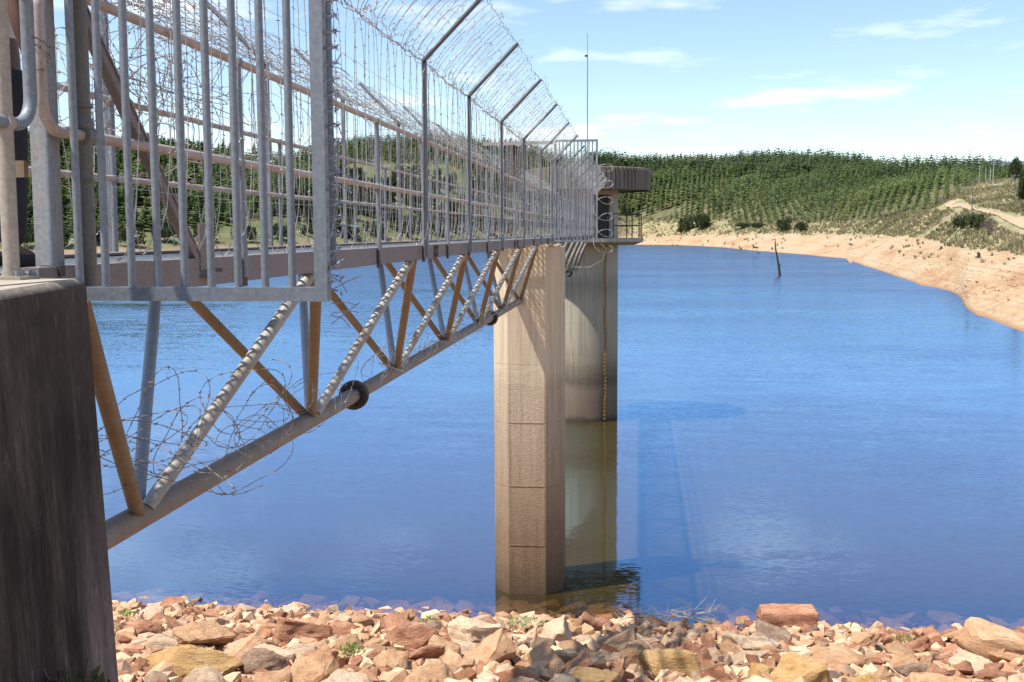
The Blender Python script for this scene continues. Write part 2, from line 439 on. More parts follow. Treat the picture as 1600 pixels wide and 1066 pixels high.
def leaf_mat(name, cols, rnd=0.18, trans=0.25):
    m, nt, b = new_mat(name)
    oi = N(nt, 'ShaderNodeObjectInfo')
    n = noise_node(nt, 0.35, 3, 0.6, vec=geo_pos(nt))
    c = ramp(nt, n.outputs['Fac'], [(0.3 + 0.4 * i / (len(cols) - 1), cc) for i, cc in enumerate(cols)]).outputs[0]
    hs = N(nt, 'ShaderNodeHueSaturation')
    mr = N(nt, 'ShaderNodeMapRange'); mr.inputs[3].default_value = 1 - rnd; mr.inputs[4].default_value = 1 + rnd
    nt.links.new(oi.outputs['Random'], mr.inputs[0]); nt.links.new(mr.outputs[0], hs.inputs['Value']); nt.links.new(c, hs.inputs['Color'])
    b.inputs['Roughness'].default_value = 0.75; b.inputs['Specular IOR Level'].default_value = 0.15
    nt.links.new(hs.outputs[0], b.inputs['Base Color'])
    t = N(nt, 'ShaderNodeBsdfTranslucent'); nt.links.new(hs.outputs[0], t.inputs[0])
    ms = N(nt, 'ShaderNodeMixShader'); ms.inputs[0].default_value = trans
    nt.links.new(b.outputs[0], ms.inputs[1]); nt.links.new(t.outputs[0], ms.inputs[2]); nt.links.new(ms.outputs[0], nt.nodes['Material Output'].inputs[0])
    return m
M['pine_bright'] = leaf_mat('bright_pine_needles', [(0.06, 0.105, 0.025), (0.095, 0.145, 0.034), (0.13, 0.18, 0.042)])
M['pine'] = leaf_mat('pine_needles', [(0.04, 0.08, 0.03), (0.055, 0.10, 0.034), (0.07, 0.115, 0.038)])
M['bush'] = leaf_mat('dull_green_shrub', [(0.04, 0.055, 0.024), (0.062, 0.08, 0.035), (0.085, 0.105, 0.047)])
M['bare_bush'] = leaf_mat('bare_purple_brown_twigs', [(0.13, 0.095, 0.085), (0.17, 0.13, 0.115), (0.2, 0.155, 0.135)], trans=0.1)
M['weed'] = leaf_mat('weed_leaves', [(0.04, 0.085, 0.02), (0.07, 0.13, 0.03), (0.10, 0.17, 0.04)])
M['lime_weed'] = leaf_mat('lime_green_weed', [(0.16, 0.24, 0.05), (0.24, 0.33, 0.08), (0.30, 0.37, 0.11)])
M['bark'] = simple_mat('bark', [(0.10, 0.075, 0.055), (0.16, 0.12, 0.09)], 6, 0.95, bmp=0.4, bdist=0.03)
M['deadwood'] = simple_mat('dark_dead_wood', [(0.028, 0.022, 0.018), (0.06, 0.045, 0.035)], 6, 0.9)
M['driftwood'] = simple_mat('bleached_driftwood', [(0.26, 0.235, 0.20), (0.46, 0.43, 0.38)], 9, 0.9, bmp=0.4, bdist=0.01)
M['pine_stuff'] = attr_mat('plantation_canopy', 'tint', [(0.0, (0.055, 0.08, 0.036)), (0.4, (0.105, 0.145, 0.055)), (0.75, (0.14, 0.18, 0.064)), (1.0, (0.18, 0.215, 0.074))], 0.8, None, 0.22, 0.12)
M['grass'] = attr_mat('dry_grass_tufts', 'tint', [(0.0, (0.12, 0.135, 0.06)), (0.35, (0.22, 0.21, 0.105)), (0.7, (0.36, 0.31, 0.18)), (1.0, (0.45, 0.38, 0.24))], 0.9, None, 0.25, 0.1)
M['pole'] = simple_mat('weathered_timber_pole', [(0.10, 0.085, 0.07), (0.2, 0.17, 0.14)], 4, 0.9)
M['pale_pole'] = simple_mat('pale_concrete_pole', [(0.38, 0.37, 0.35), (0.46, 0.45, 0.42)], 4, 0.85)

# ------------------------------------------------------------------ terrain
def vnoise(x, y, seed=0):
    x = np.asarray(x, float); y = np.asarray(y, float)
    xi = np.floor(x).astype(np.int64); yi = np.floor(y).astype(np.int64)
    fx = x - xi; fy = y - yi; fx = fx * fx * (3 - 2 * fx); fy = fy * fy * (3 - 2 * fy)
    def hsh(a, b):
        n = (a * 374761393 + b * 668265263 + seed * 974634777) & 0xffffffff
        n = ((n ^ (n >> 13)) * 1274126177) & 0xffffffff
        return ((n ^ (n >> 16)) & 0xffff) / 65535.0
    return (hsh(xi, yi) * (1 - fx) + hsh(xi + 1, yi) * fx) * (1 - fy) + (hsh(xi, yi + 1) * (1 - fx) + hsh(xi + 1, yi + 1) * fx) * fy
def fbm(x, y, seed=0, o=4):
    s = 0; a = 0.5
    for i in range(o):
        s = s + a * (vnoise(x, y, seed + i) - 0.5); x = x * 2.03; y = y * 2.03; a *= 0.5
    return s * 2

SHORE = [(-900, 430), (-600, 420), (0, 412), (250, 408), (450, 404), (600, 398), (800, 391), (985, 382.6), (1060, 383.4), (1130, 387), (1180, 392.5), (1250, 397.5),
         (1325, 405), (1335, 410), (1328.1, 412.5), (1352, 416), (1400, 431), (1440, 446), (1470, 450), (1490, 455), (1503, 463), (1514, 482), (1530, 493), (1560, 502), (1600, 515), (1800, 590), (2400, 720), (3400, 800)]
PROF = [  # x, (Y, y) at beach top, scrub top, mid slope, crest ground
    (-900, (380, 398), (400, 385), (470, 320), (620, 215)),
    (-400, (400, 396), (425, 380), (490, 318), (620, 225)),
    (0, (425, 390), (445, 374), (520, 312), (620, 236)),
    (180, (435, 388), (460, 368), (540, 310), (640, 250)),
    (330, (455, 386), (490, 358), (580, 305), (680, 266)),
    (450, (490, 383), (540, 348), (660, 300), (860, 268)),
    (560, (545, 381), (600, 346), (720, 288), (1000, 232)),
    (700, (630, 378), (680, 350), (800, 288), (1050, 228)),
    (820, (740, 374), (790, 352), (900, 298), (1080, 245)),
    (985, (950, 370), (985, 353), (1080, 304), (1220, 268)),
    (1100, (860, 367), (910, 349), (1020, 300), (1180, 264)),
    (1200, (690, 366), (770, 348), (900, 300), (1080, 262)),
    (1300, (570, 366), (650, 349), (780, 308), (1000, 268)),
    (1400, (370, 368), (440, 344), (560, 318), (860, 278)),
    (1500, (245, 384), (300, 332), (430, 304), (820, 274)),
    (1600, (190, 394), (240, 351), (340, 303), (820, 272)),
    (1800, (150, 420), (200, 350), (300, 300), (820, 262)),
    (2400, (115, 430), (150, 360), (260, 300), (480, 255)),
    (3400, (100, 440), (150, 360), (260, 300), (480, 255))]
def a_of(x):
    d = ray(x, 363.0 if x > -1e9 else 0); return d.x / d.y
SA = np.array([a_of(x) for x, _ in SHORE])
SY = np.array([PZ(x, y, 0.0).y for x, y in SHORE])
o_ = np.argsort(SA); SA = SA[o_]; SY = SY[o_]
PA = np.array([a_of(p[0]) for p in PROF])
PYk = np.array([[q[0] for q in p[1:]] for p in PROF], float)
PZk = np.array([[PY(p[0], q[1], q[0]).z for q in p[1:]] for p in PROF], float)
def profile(a):
    a = np.atleast_1d(a)
    sh = np.interp(a, SA, SY)
    sh = sh * (1 + .022 * fbm(a * 38, a * 0 + 3.3, 77, 4))
    Yk = [sh * 0.35, sh * 0.93, sh]
    Zk = [np.full_like(a, -7.0), np.full_like(a, -1.6), np.full_like(a, 0.0)]
    for k in range(4):
        Yk.append(np.interp(a, PA, PYk[:, k])); Zk.append(np.interp(a, PA, PZk[:, k]))
    Yk[3] = np.maximum(Yk[3], sh * 1.06)
    Yk.append(Yk[-1] * 1.25); Zk.append(Zk[-1] * 0.99 + 2)
    Yk.append(Yk[-1] * 1.0 + 2600); Zk.append(Zk[-1] * 0.55)
    return np.array(Yk), np.array(Zk)        # K x n
def terrain_z(X, Y, noise=True):
    X = np.asarray(X, float); Y = np.asarray(Y, float)
    a = X / np.maximum(Y, 1.0)
    Yk, Zk = profile(a.ravel())
    y = Y.ravel()
    z = Zk[0].copy()
    for k in range(len(Yk) - 1):
        t = np.clip((y - Yk[k]) / (Yk[k + 1] - Yk[k]), 0, 1)
        inside = y > Yk[k]
        z = np.where(inside, Zk[k] + (Zk[k + 1] - Zk[k]) * t, z)
    if noise:
        land = np.clip((y - Yk[2]) / (0.05 * Yk[2]), 0, 1)
        hill = np.clip((y - Yk[3]) / 100.0, 0, 1)
        x_ = X.ravel()
        z = z + land * 0.8 * fbm(x_ / 14.0, y / 14.0, 3) * np.clip(Yk[2] / 250, 0.5, 1.5) + land * .35 * fbm(x_ / 3.5, y / 3.5, 13) * np.clip(250 / Yk[2], .3, 1.2) + hill * 3.5 * fbm(x_ / 60.0, y / 60.0, 9)
        z = np.where(y < Yk[2] * 0.97, np.minimum(z, -0.02), z)
    return z.reshape(X.shape), (a.ravel(), Yk)

def terrain_mat():
    m, nt, b = new_mat('shore_and_hill_ground')
    at = N(nt, 'ShaderNodeAttribute'); at.attribute_name = 'zone'
    sp = N(nt, 'ShaderNodeSeparateColor'); nt.links.new(at.outputs['Color'], sp.inputs[0])
    pos = geo_pos(nt)
    n1 = noise_node(nt, 0.035, 7, 0.65, vec=pos, mapscale=(1, 1, 6))
    n2 = noise_node(nt, 0.35, 6, 0.7, vec=pos, mapscale=(1, 1, 8))
    n3 = noise_node(nt, 0.09, 6, 0.7, vec=pos)
    sand = ramp(nt, n1.outputs['Fac'], [(0.3, (0.31, 0.18, 0.10)), (0.42, (0.385, 0.26, 0.155)), (0.55, (0.425, 0.32, 0.21)), (0.66, (0.37, 0.305, 0.215)), (0.75, (0.27, 0.24, 0.17))]).outputs[0]
    sf = ramp(nt, n2.outputs['Fac'], [(0.33, (0.66, 0.62, 0.58)), (0.5, (1, 1, 1)), (0.7, (1.1, 1.1, 1.08))]).outputs[0]
    sand = mix(nt, 0.75, sand, sf, 'MULTIPLY')
    spz = N(nt, 'ShaderNodeSeparateXYZ'); nt.links.new(pos, spz.inputs[0])
    # stepped drawdown lines left by falling water, and the wet margin
    zz = N(nt, 'ShaderNodeMath', operation='MULTIPLY_ADD'); zz.inputs[1].default_value = 0.9; nt.links.new(n3.outputs['Fac'], zz.inputs[0]); nt.links.new(spz.outputs['Z'], zz.inputs[2])
    zn = N(nt, 'ShaderNodeTexNoise'); zn.noise_dimensions = '1D'; zn.inputs['Scale'].default_value = 3.2; zn.inputs['Detail'].default_value = 4
    nt.links.new(zz.outputs[0], zn.inputs['W'])
    bands = ramp(nt, zn.outputs['Fac'], [(0.36, (0.74, 0.64, 0.55)), (0.5, (1, 1, 1)), (0.66, (1.12, 1.12, 1.1))]).outputs[0]
    sand = mix(nt, 0.42, sand, bands, 'MULTIPLY')
    wet = N(nt, 'ShaderNodeMapRange'); wet.inputs[1].default_value = 0.05; wet.inputs[2].default_value = 0.4; wet.inputs[3].default_value = 1.0; wet.inputs[4].default_value = 0.0
    nt.links.new(spz.outputs['Z'], wet.inputs[0])
    sand = mix(nt, wet.outputs[0], sand, (0.30, 0.165, 0.085))
    grass = ramp(nt, n3.outputs['Fac'], [(0.3, (0.13, 0.145, 0.06)), (0.45, (0.23, 0.21, 0.11)), (0.58, (0.32, 0.27, 0.16)), (0.72, (0.36, 0.24, 0.15))]).outputs[0]
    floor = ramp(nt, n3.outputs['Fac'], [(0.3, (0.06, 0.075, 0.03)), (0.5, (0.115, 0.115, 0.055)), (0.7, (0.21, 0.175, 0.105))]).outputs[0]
    olive = ramp(nt, n3.outputs['Fac'], [(0.3, (0.045, 0.06, 0.025)), (0.46, (0.09, 0.105, 0.045)), (0.58, (0.15, 0.15, 0.075)), (0.7, (0.20, 0.13, 0.085))]).outputs[0]
    grass = mix(nt, sp.outputs[0], grass, olive)
    sand = mix(nt, sp.outputs[0], sand, mix(nt, 0.5, sand, (0.16, 0.12, 0.08)))
    c = mix(nt, sp.outputs[1], sand, grass)
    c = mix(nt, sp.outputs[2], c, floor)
    nt.links.new(c, b.inputs['Base Color'])
    b.inputs['Roughness'].default_value = 0.95; b.inputs['Specular IOR Level'].default_value = 0.1
    bump(nt, b, n2.outputs['Fac'], 0.6, 0.6)
    return m
M['terrain'] = terrain_mat()

TREELINE = [(-900, 385), (0, 372), (180, 366), (330, 356), (450, 338), (560, 256), (700, 258), (760, 290), (820, 345), (985, 347), (1060, 346), (1100, 343), (1200, 352), (1230, 349), (1330, 348), (1400, 340), (1440, 331), (1470, 322), (1490, 306), (1520, 291), (1560, 282), (1600, 279), (2000, 285)]
TLX = np.array([p[0] for p in TREELINE], float); TLY = np.array([p[1] for p in TREELINE], float)
Rm = np.array([right, up, fwd])
def nproj(P):
    v = (np.asarray(P) - np.array([0, 0, H])) @ Rm.T
    return CX + F * v[..., 0] / v[..., 2], CY - F * v[..., 1] / v[..., 2]

cols_a = np.unique(np.concatenate([np.linspace(-1.5, -0.62, 40), np.linspace(-0.62, 0.42, 330), np.linspace(0.42, 1.4, 45)]))
Yk, Zk = profile(cols_a)
rows = []
for k, ns in enumerate((8, 8, 22, 14, 14, 18, 5, 6)):
    for j in range(ns):
        rows.append(Yk[k] + (Yk[k + 1] - Yk[k]) * (j / ns))
rows.append(Yk[-1])
Yg = np.array(rows); Xg = Yg * cols_a[None, :]
Zg, _ = terrain_z(Xg, Yg)
V = np.stack([Xg, Yg, Zg], -1)
px, py = nproj(V)
nzb = fbm(Xg / 9, Yg / 22, 5) * 5
beach_t = (Yg - Yk[3][None, :] + nzb * 2.0) / (0.04 * Yk[3][None, :] + 4)
gw = np.clip(beach_t + 0.5, 0, 1)
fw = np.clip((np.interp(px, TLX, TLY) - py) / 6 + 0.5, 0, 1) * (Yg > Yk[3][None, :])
green = np.clip((930 - px) / 120, 0, 1)
zone = np.stack([green, gw, fw], -1).reshape(-1, 3)
R, C = Yg.shape
idx = np.arange(R * C).reshape(R, C)
faces = np.stack([idx[:-1, :-1], idx[:-1, 1:], idx[1:, 1:], idx[1:, :-1]], -1).reshape(-1, 4)
ter = np_mesh('terrain', V.reshape(-1, 3), faces, M['terrain'], smooth=True, attr={'zone': zone})
tag(ter, 'sandy lake shore rising to wooded hills', None, None, 'structure')

# near embankment of the dam: plane sloping into the water
_w1 = PZ(190, 951, 0.0); _w2 = PZ(1600, 997, 0.0)
DK = -(_w2.y - _w1.y) / (_w2.x - _w1.x); DC = _w1.y + DK * _w1.x; DS = 0.285
def dam_z(X, Y):
    return DS * (DC - DK * X - Y)
def dam_zn(X, Y):
    return dam_z(X, Y) + 0.12 * fbm(X / 1.5, Y / 1.5, 21)
gx = np.concatenate([np.linspace(-160, -16, 30), np.linspace(-15, 17, 130), np.linspace(18, 160, 30)])
gy = np.concatenate([np.linspace(-30, 8, 20), np.linspace(8.4, 34, 100), np.linspace(35, 62, 14)])
GX, GY = np.meshgrid(gx, gy)
GZ = np.minimum(dam_zn(GX, GY), 8.35 + 0.1 * fbm(GX / 2, GY / 2, 4))
gi = np.arange(GX.size).reshape(GX.shape)
gf = np.stack([gi[:-1, :-1], gi[:-1, 1:], gi[1:, 1:], gi[1:, :-1]], -1).reshape(-1, 4)
M['embank'] = simple_mat('stony_earth', [(0.22, 0.12, 0.075), (0.33, 0.2, 0.125), (0.42, 0.29, 0.19)], 2.5, 0.95, bmp=0.6, bdist=0.08)
emb = np_mesh('embankment', np.stack([GX, GY, GZ], -1).reshape(-1, 3), gf, M['embank'], smooth=True)
tag(emb, 'stony dam embankment sloping down to the water', None, None, 'structure')

# base sheet to the horizon
gb = MB(); gb.add([(-9000, -9000, -9), (9000, -9000, -9), (9000, 9000, -9), (-9000, 9000, -9)], [(0, 1, 2, 3)])
gb.build('ground', M['terrain'], smooth=0, kind='structure', label='ground sheet under lake and hills')

# ------------------------------------------------------------------ water
def water_mat():
    m = bpy.data.materials.new('lake_water'); m.use_nodes = True
    nt = m.node_tree; nt.nodes.clear()
    out = N(nt, 'ShaderNodeOutputMaterial')
    pos = geo_pos(nt)
    def slope(sx, sy, detail, amp):
        n = noise_node(nt, 1.0, detail, 0.6, vec=pos, mapscale=(sx, sy, 1))
        sub = N(nt, 'ShaderNodeVectorMath', operation='SUBTRACT'); sub.inputs[1].default_value = (0.5, 0.575, 0.5)
        nt.links.new(n.outputs['Color'], sub.inputs[0])
        ml = N(nt, 'ShaderNodeVectorMath', operation='MULTIPLY'); ml.inputs[1].default_value = (amp * 0.55, amp, 0)
        nt.links.new(sub.outputs[0], ml.inputs[0])
        return ml.outputs[0]
    s1 = slope(3.0, 11.0, 3, 0.115)
    s2 = slope(0.25, 0.9, 2, 0.035)
    wind = noise_node(nt, 1.0, 4, 0.55, vec=pos, mapscale=(0.012, 0.03, 1))
    wr = N(nt, 'ShaderNodeMapRange'); wr.inputs[1].default_value = 0.36; wr.inputs[2].default_value = 0.66; wr.inputs[3].default_value = 0.45; wr.inputs[4].default_value = 1.45
    nt.links.new(wind.outputs['Fac'], wr.inputs[0])
    # breeze picks up away from the sheltering dam
    spx = N(nt, 'ShaderNodeSeparateXYZ'); nt.links.new(pos, spx.inputs[0])
    br = N(nt, 'ShaderNodeMapRange'); br.inputs[1].default_value = 40; br.inputs[2].default_value = 330; br.inputs[3].default_value = 0.7; br.inputs[4].default_value = 10.0
    nt.links.new(spx.outputs['Y'], br.inputs[0])
    wm = N(nt, 'ShaderNodeMath', operation='MULTIPLY'); nt.links.new(wr.outputs[0], wm.inputs[0]); nt.links.new(br.outputs[0], wm.inputs[1])
    add = N(nt, 'ShaderNodeVectorMath', operation='ADD'); nt.links.new(s1, add.inputs[0]); nt.links.new(s2, add.inputs[1])
    sc = N(nt, 'ShaderNodeVectorMath', operation='SCALE'); nt.links.new(add.outputs[0], sc.inputs[0]); nt.links.new(wm.outputs[0], sc.inputs['Scale'])
    up_ = N(nt, 'ShaderNodeVectorMath', operation='ADD'); up_.inputs[1].default_value = (0, 0, 1); nt.links.new(sc.outputs[0], up_.inputs[0])
    nn = N(nt, 'ShaderNodeVectorMath', operation='NORMALIZE'); nt.links.new(up_.outputs[0], nn.inputs[0])
    lw = N(nt, 'ShaderNodeLayerWeight'); lw.inputs['Blend'].default_value = 0.5      # reflectance rising towards grazing angles
    nt.links.new(nn.outputs[0], lw.inputs['Normal'])
    pw_ = N(nt, 'ShaderNodeMath', operation='POWER'); pw_.inputs[1].default_value = 3.2; nt.links.new(lw.outputs['Facing'], pw_.inputs[0])
    fr = N(nt, 'ShaderNodeMapRange'); fr.inputs[3].default_value = 0.30; fr.inputs[4].default_value = 1.0; nt.links.new(pw_.outputs[0], fr.inputs[0])
    gl = N(nt, 'ShaderNodeBsdfGlossy'); gl.inputs['Roughness'].default_value = 0.025
    gl.inputs['Color'].default_value = (0.40, 0.655, 0.98, 1)
    nt.links.new(nn.outputs[0], gl.inputs['Normal'])
    df = N(nt, 'ShaderNodeBsdfDiffuse'); df.inputs['Color'].default_value = (0.080, 0.052, 0.006, 1)
    tr = N(nt, 'ShaderNodeBsdfTransparent'); tr.inputs['Color'].default_value = (0.85, 0.72, 0.5, 1)
    at = N(nt, 'ShaderNodeAttribute'); at.attribute_name = 'murk'
    body = N(nt, 'ShaderNodeMixShader')
    nt.links.new(at.outputs['Fac'], body.inputs[0]); nt.links.new(tr.outputs[0], body.inputs[1]); nt.links.new(df.outputs[0], body.inputs[2])
    fin = N(nt, 'ShaderNodeMixShader')
    nt.links.new(fr.outputs[0], fin.inputs[0]); nt.links.new(body.outputs[0], fin.inputs[1]); nt.links.new(gl.outputs[0], fin.inputs[2])
    nt.links.new(fin.outputs[0], out.inputs[0])
    return m
M['water'] = water_mat()
wy = np.concatenate([np.linspace(24, 36, 90), np.geomspace(36.5, 1500, 170)])
wa = np.unique(np.concatenate([np.linspace(-3.0, -0.62, 20), np.linspace(-0.62, 0.42, 150), np.linspace(0.42, 3, 20)]))
WX = wy[:, None] * wa[None, :]; WY = np.repeat(wy[:, None], len(wa), 1)
tz, _ = terrain_z(WX, WY)
bed = np.where(WY < 60, dam_z(WX, WY), tz)
bed = np.where((WY < 60) & (WY > 50), np.maximum(bed, -7), bed)
depth = np.maximum(-bed, 0)
murk = 1 - np.exp(-depth * 1.2)
wi = np.arange(WX.size).reshape(WX.shape)
wf = np.stack([wi[:-1, :-1], wi[:-1, 1:], wi[1:, 1:], wi[1:, :-1]], -1).reshape(-1, 4)
wat = np_mesh('water', np.stack([WX, WY, np.zeros_like(WX)], -1).reshape(-1, 3), wf, M['water'], smooth=True, attr={'murk': murk.ravel()})
tag(wat, 'blue rippled lake water', None, None, 'structure')

# ------------------------------------------------------------------ abutment
XR, XL = -2.42, -4.05        # right and left handrail lines of the bridge
ZD, ZB = 9.868, 9.712         # top and bottom of the edge beams
ZM, ZT = 10.43, 11.03        # mid rail, top rail
ZP = 11.86                   # bend of the tall posts
ab = empty('bridge_abutment', (-3.3, 3.4, 6.0), 'dark stained concrete abutment block at the near end of the footbridge', 'abutment')
m_ = MB()
def hexa(b, t):
    m_.add(list(b) + list(t), [(3, 2, 1, 0), (4, 5, 6, 7), (0, 1, 5, 4), (1, 2, 6, 5), (2, 3, 7, 6), (3, 0, 4, 7)])
c1 = PZ(134, 436, 9.825); c2 = PZ(-2, 457, 9.825)
dv = (c2 - c1).normalized()
c0 = c1 + dv * 2.6
zb = 5.6
off = Vector((0.17, 0, 0))
hexa([(c0.x + .17, c0.y, zb), (c1.x + .17, c1.y + .02, zb), (-4.6, c1.y + .02, zb), (-4.6, c0.y, zb)],
     [(c0.x, c0.y, 9.80), (c1.x, c1.y, 9.80), (-4.6, c1.y, 9.80), (-4.6, c0.y, 9.80)])
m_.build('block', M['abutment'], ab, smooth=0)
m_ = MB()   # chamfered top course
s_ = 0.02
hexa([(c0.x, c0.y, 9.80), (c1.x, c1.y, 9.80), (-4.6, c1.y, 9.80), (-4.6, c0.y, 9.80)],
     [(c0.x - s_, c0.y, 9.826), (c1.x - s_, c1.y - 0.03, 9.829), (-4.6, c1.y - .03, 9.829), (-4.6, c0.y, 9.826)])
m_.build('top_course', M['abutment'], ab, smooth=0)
bp = MB()
for dz, sz in ((0, .12), (.022, .10), (.05, .09)):
    bp.box((-2.5, c1.y + 0.075, 9.58 + dz), (sz * 1.6, .11, .018))
bp.build('bearing_pad', M['post_tan'], ab)
for xq in (-2.5, -3.9):
    br_ = MB(); br_.box((xq, c1.y + .05, 9.47), (.16, .12, .2)); br_.build('bearing_corbel', M['abutment'], ab)

# handrail on the abutment, with its closed end loop and base plate
ar = empty('abutment_handrail', (XR, 4.1, 9.83), 'grey pipe handrail with rounded end loop and bolted base plate on the abutment', 'handrail')
def loop_pts(Yv, dirn, z0, z1, r=0.13, x=XR, yend=0.0):
    """rail end loop: horizontal at z0 from yend to Yv, up, horizontal at z1 back to yend"""
    pts = [(x, yend, z0)]
    for i in range(7):
        a = math.pi / 2 * i / 6
        pts.append((x, Yv - dirn * r + dirn * r * math.sin(a), z0 + r - r * math.cos(a)))
    for i in range(7):
        a = math.pi / 2 * i / 6
        pts.append((x, Yv - dirn * r + dirn * r * math.cos(a), z1 - r + r * math.sin(a)))
    pts.append((x, yend, z1))
    return pts
MB().path(loop_pts(4.285, 1, ZM, ZT, 0.12, XR, 2.2), 0.026, 12).build('end_loop', M['galv'], ar)
p_ = MB(); p_.tube((XR - .005, 4.1, 9.83), (XR - .005, 4.1, ZT), 0.031, 14)
pst = p_.build('post', M['post_tan'], ar)
bpl = MB(); bpl.box((XR, 4.1, 9.836), (.14, .14, .014)); bpl.tube((XR, 4.1, 9.84), (XR, 4.1, 9.862), .042, 12)
bpl.build('base_plate', M['post_tan'], ar)
for sx in (-1, 1):
    for sy in (-1, 1):
        bo = MB(); bo.tube((XR + sx * .05, 4.1 + sy * .05, 9.838), (XR + sx * .05, 4.1 + sy * .05, 9.864), .011, 6)
        bo.build('bolt', M['galv'], ar)
MB().path([(XR, 4.08, ZM), (XR, 4.12, ZM)], 0.034, 12).build('clamp_ring', M['rail'], ar)
p2 = MB(); p2.tube((XR, 2.4, 9.825), (XR, 2.4, ZT), .028, 12); p2.build('post', M['post_tan'], ar)

# ------------------------------------------------------------------ footbridge spans
MESHCACHE = {}
def grating(Y0, Y1, x0, x1, z):
    """expanded metal deck: two crossing families of thin strips"""
    V = []; Fq = []
    w = x1 - x0; sp = 0.085; run = w * 0.62
    n = int((Y1 - Y0 + run) / sp)
    for fam in (0, 1):
        for i in range(n):
            ya = Y0 - run + i * sp; yb = ya + run
            xa, xb = (x0, x1) if fam == 0 else (x1, x0)
            t0 = max(0, (Y0 - ya) / run); t1 = min(1, (Y1 - ya) / run)
            if t1 <= t0: continue
            A = (xa + (xb - xa) * t0, ya + run * t0); B = (xa + (xb - xa) * t1, ya + run * t1)
            hw = 0.012; k = len(V); zz = z + fam * 0.006
            for (X, Y) in (A, B):
                V += [(X, Y - hw, zz), (X, Y + hw, zz), (X, Y + hw, zz - .005), (X, Y - hw, zz - .005)]
            Fq += [(k, k + 1, k + 5, k + 4), (k + 1, k + 2, k + 6, k + 5), (k + 2, k + 3, k + 7, k + 6), (k + 3, k, k + 4, k + 7)]
    return V, Fq
def flange(mb, c, r=0.168):
    c = Vector(c)
    for s in (-0.022, 0.022):
        mb.path([c + Vector((0, s - .012, 0)), c + Vector((0, s + .012, 0))], r, 24)
    for k in range(8):
        a = k * math.pi / 4 + .2
        d = Vector((math.cos(a), 0, math.sin(a)))
        for s in (-1, 1):
            mb.add([c + d * .08 + Vector((0, s * .03, 0)), c + d * (r - .015) + Vector((0, s * .035, 0)), c + d * .08 + Vector((0, s * .17, 0))], [(0, 1, 2)])
        e = Vector((math.cos(a + .39), 0, math.sin(a + .39)))
        mb.path([c + e * r * .78 + Vector((0, -.06, 0)), c + e * r * .78 + Vector((0, .06, 0))], .014, 6)

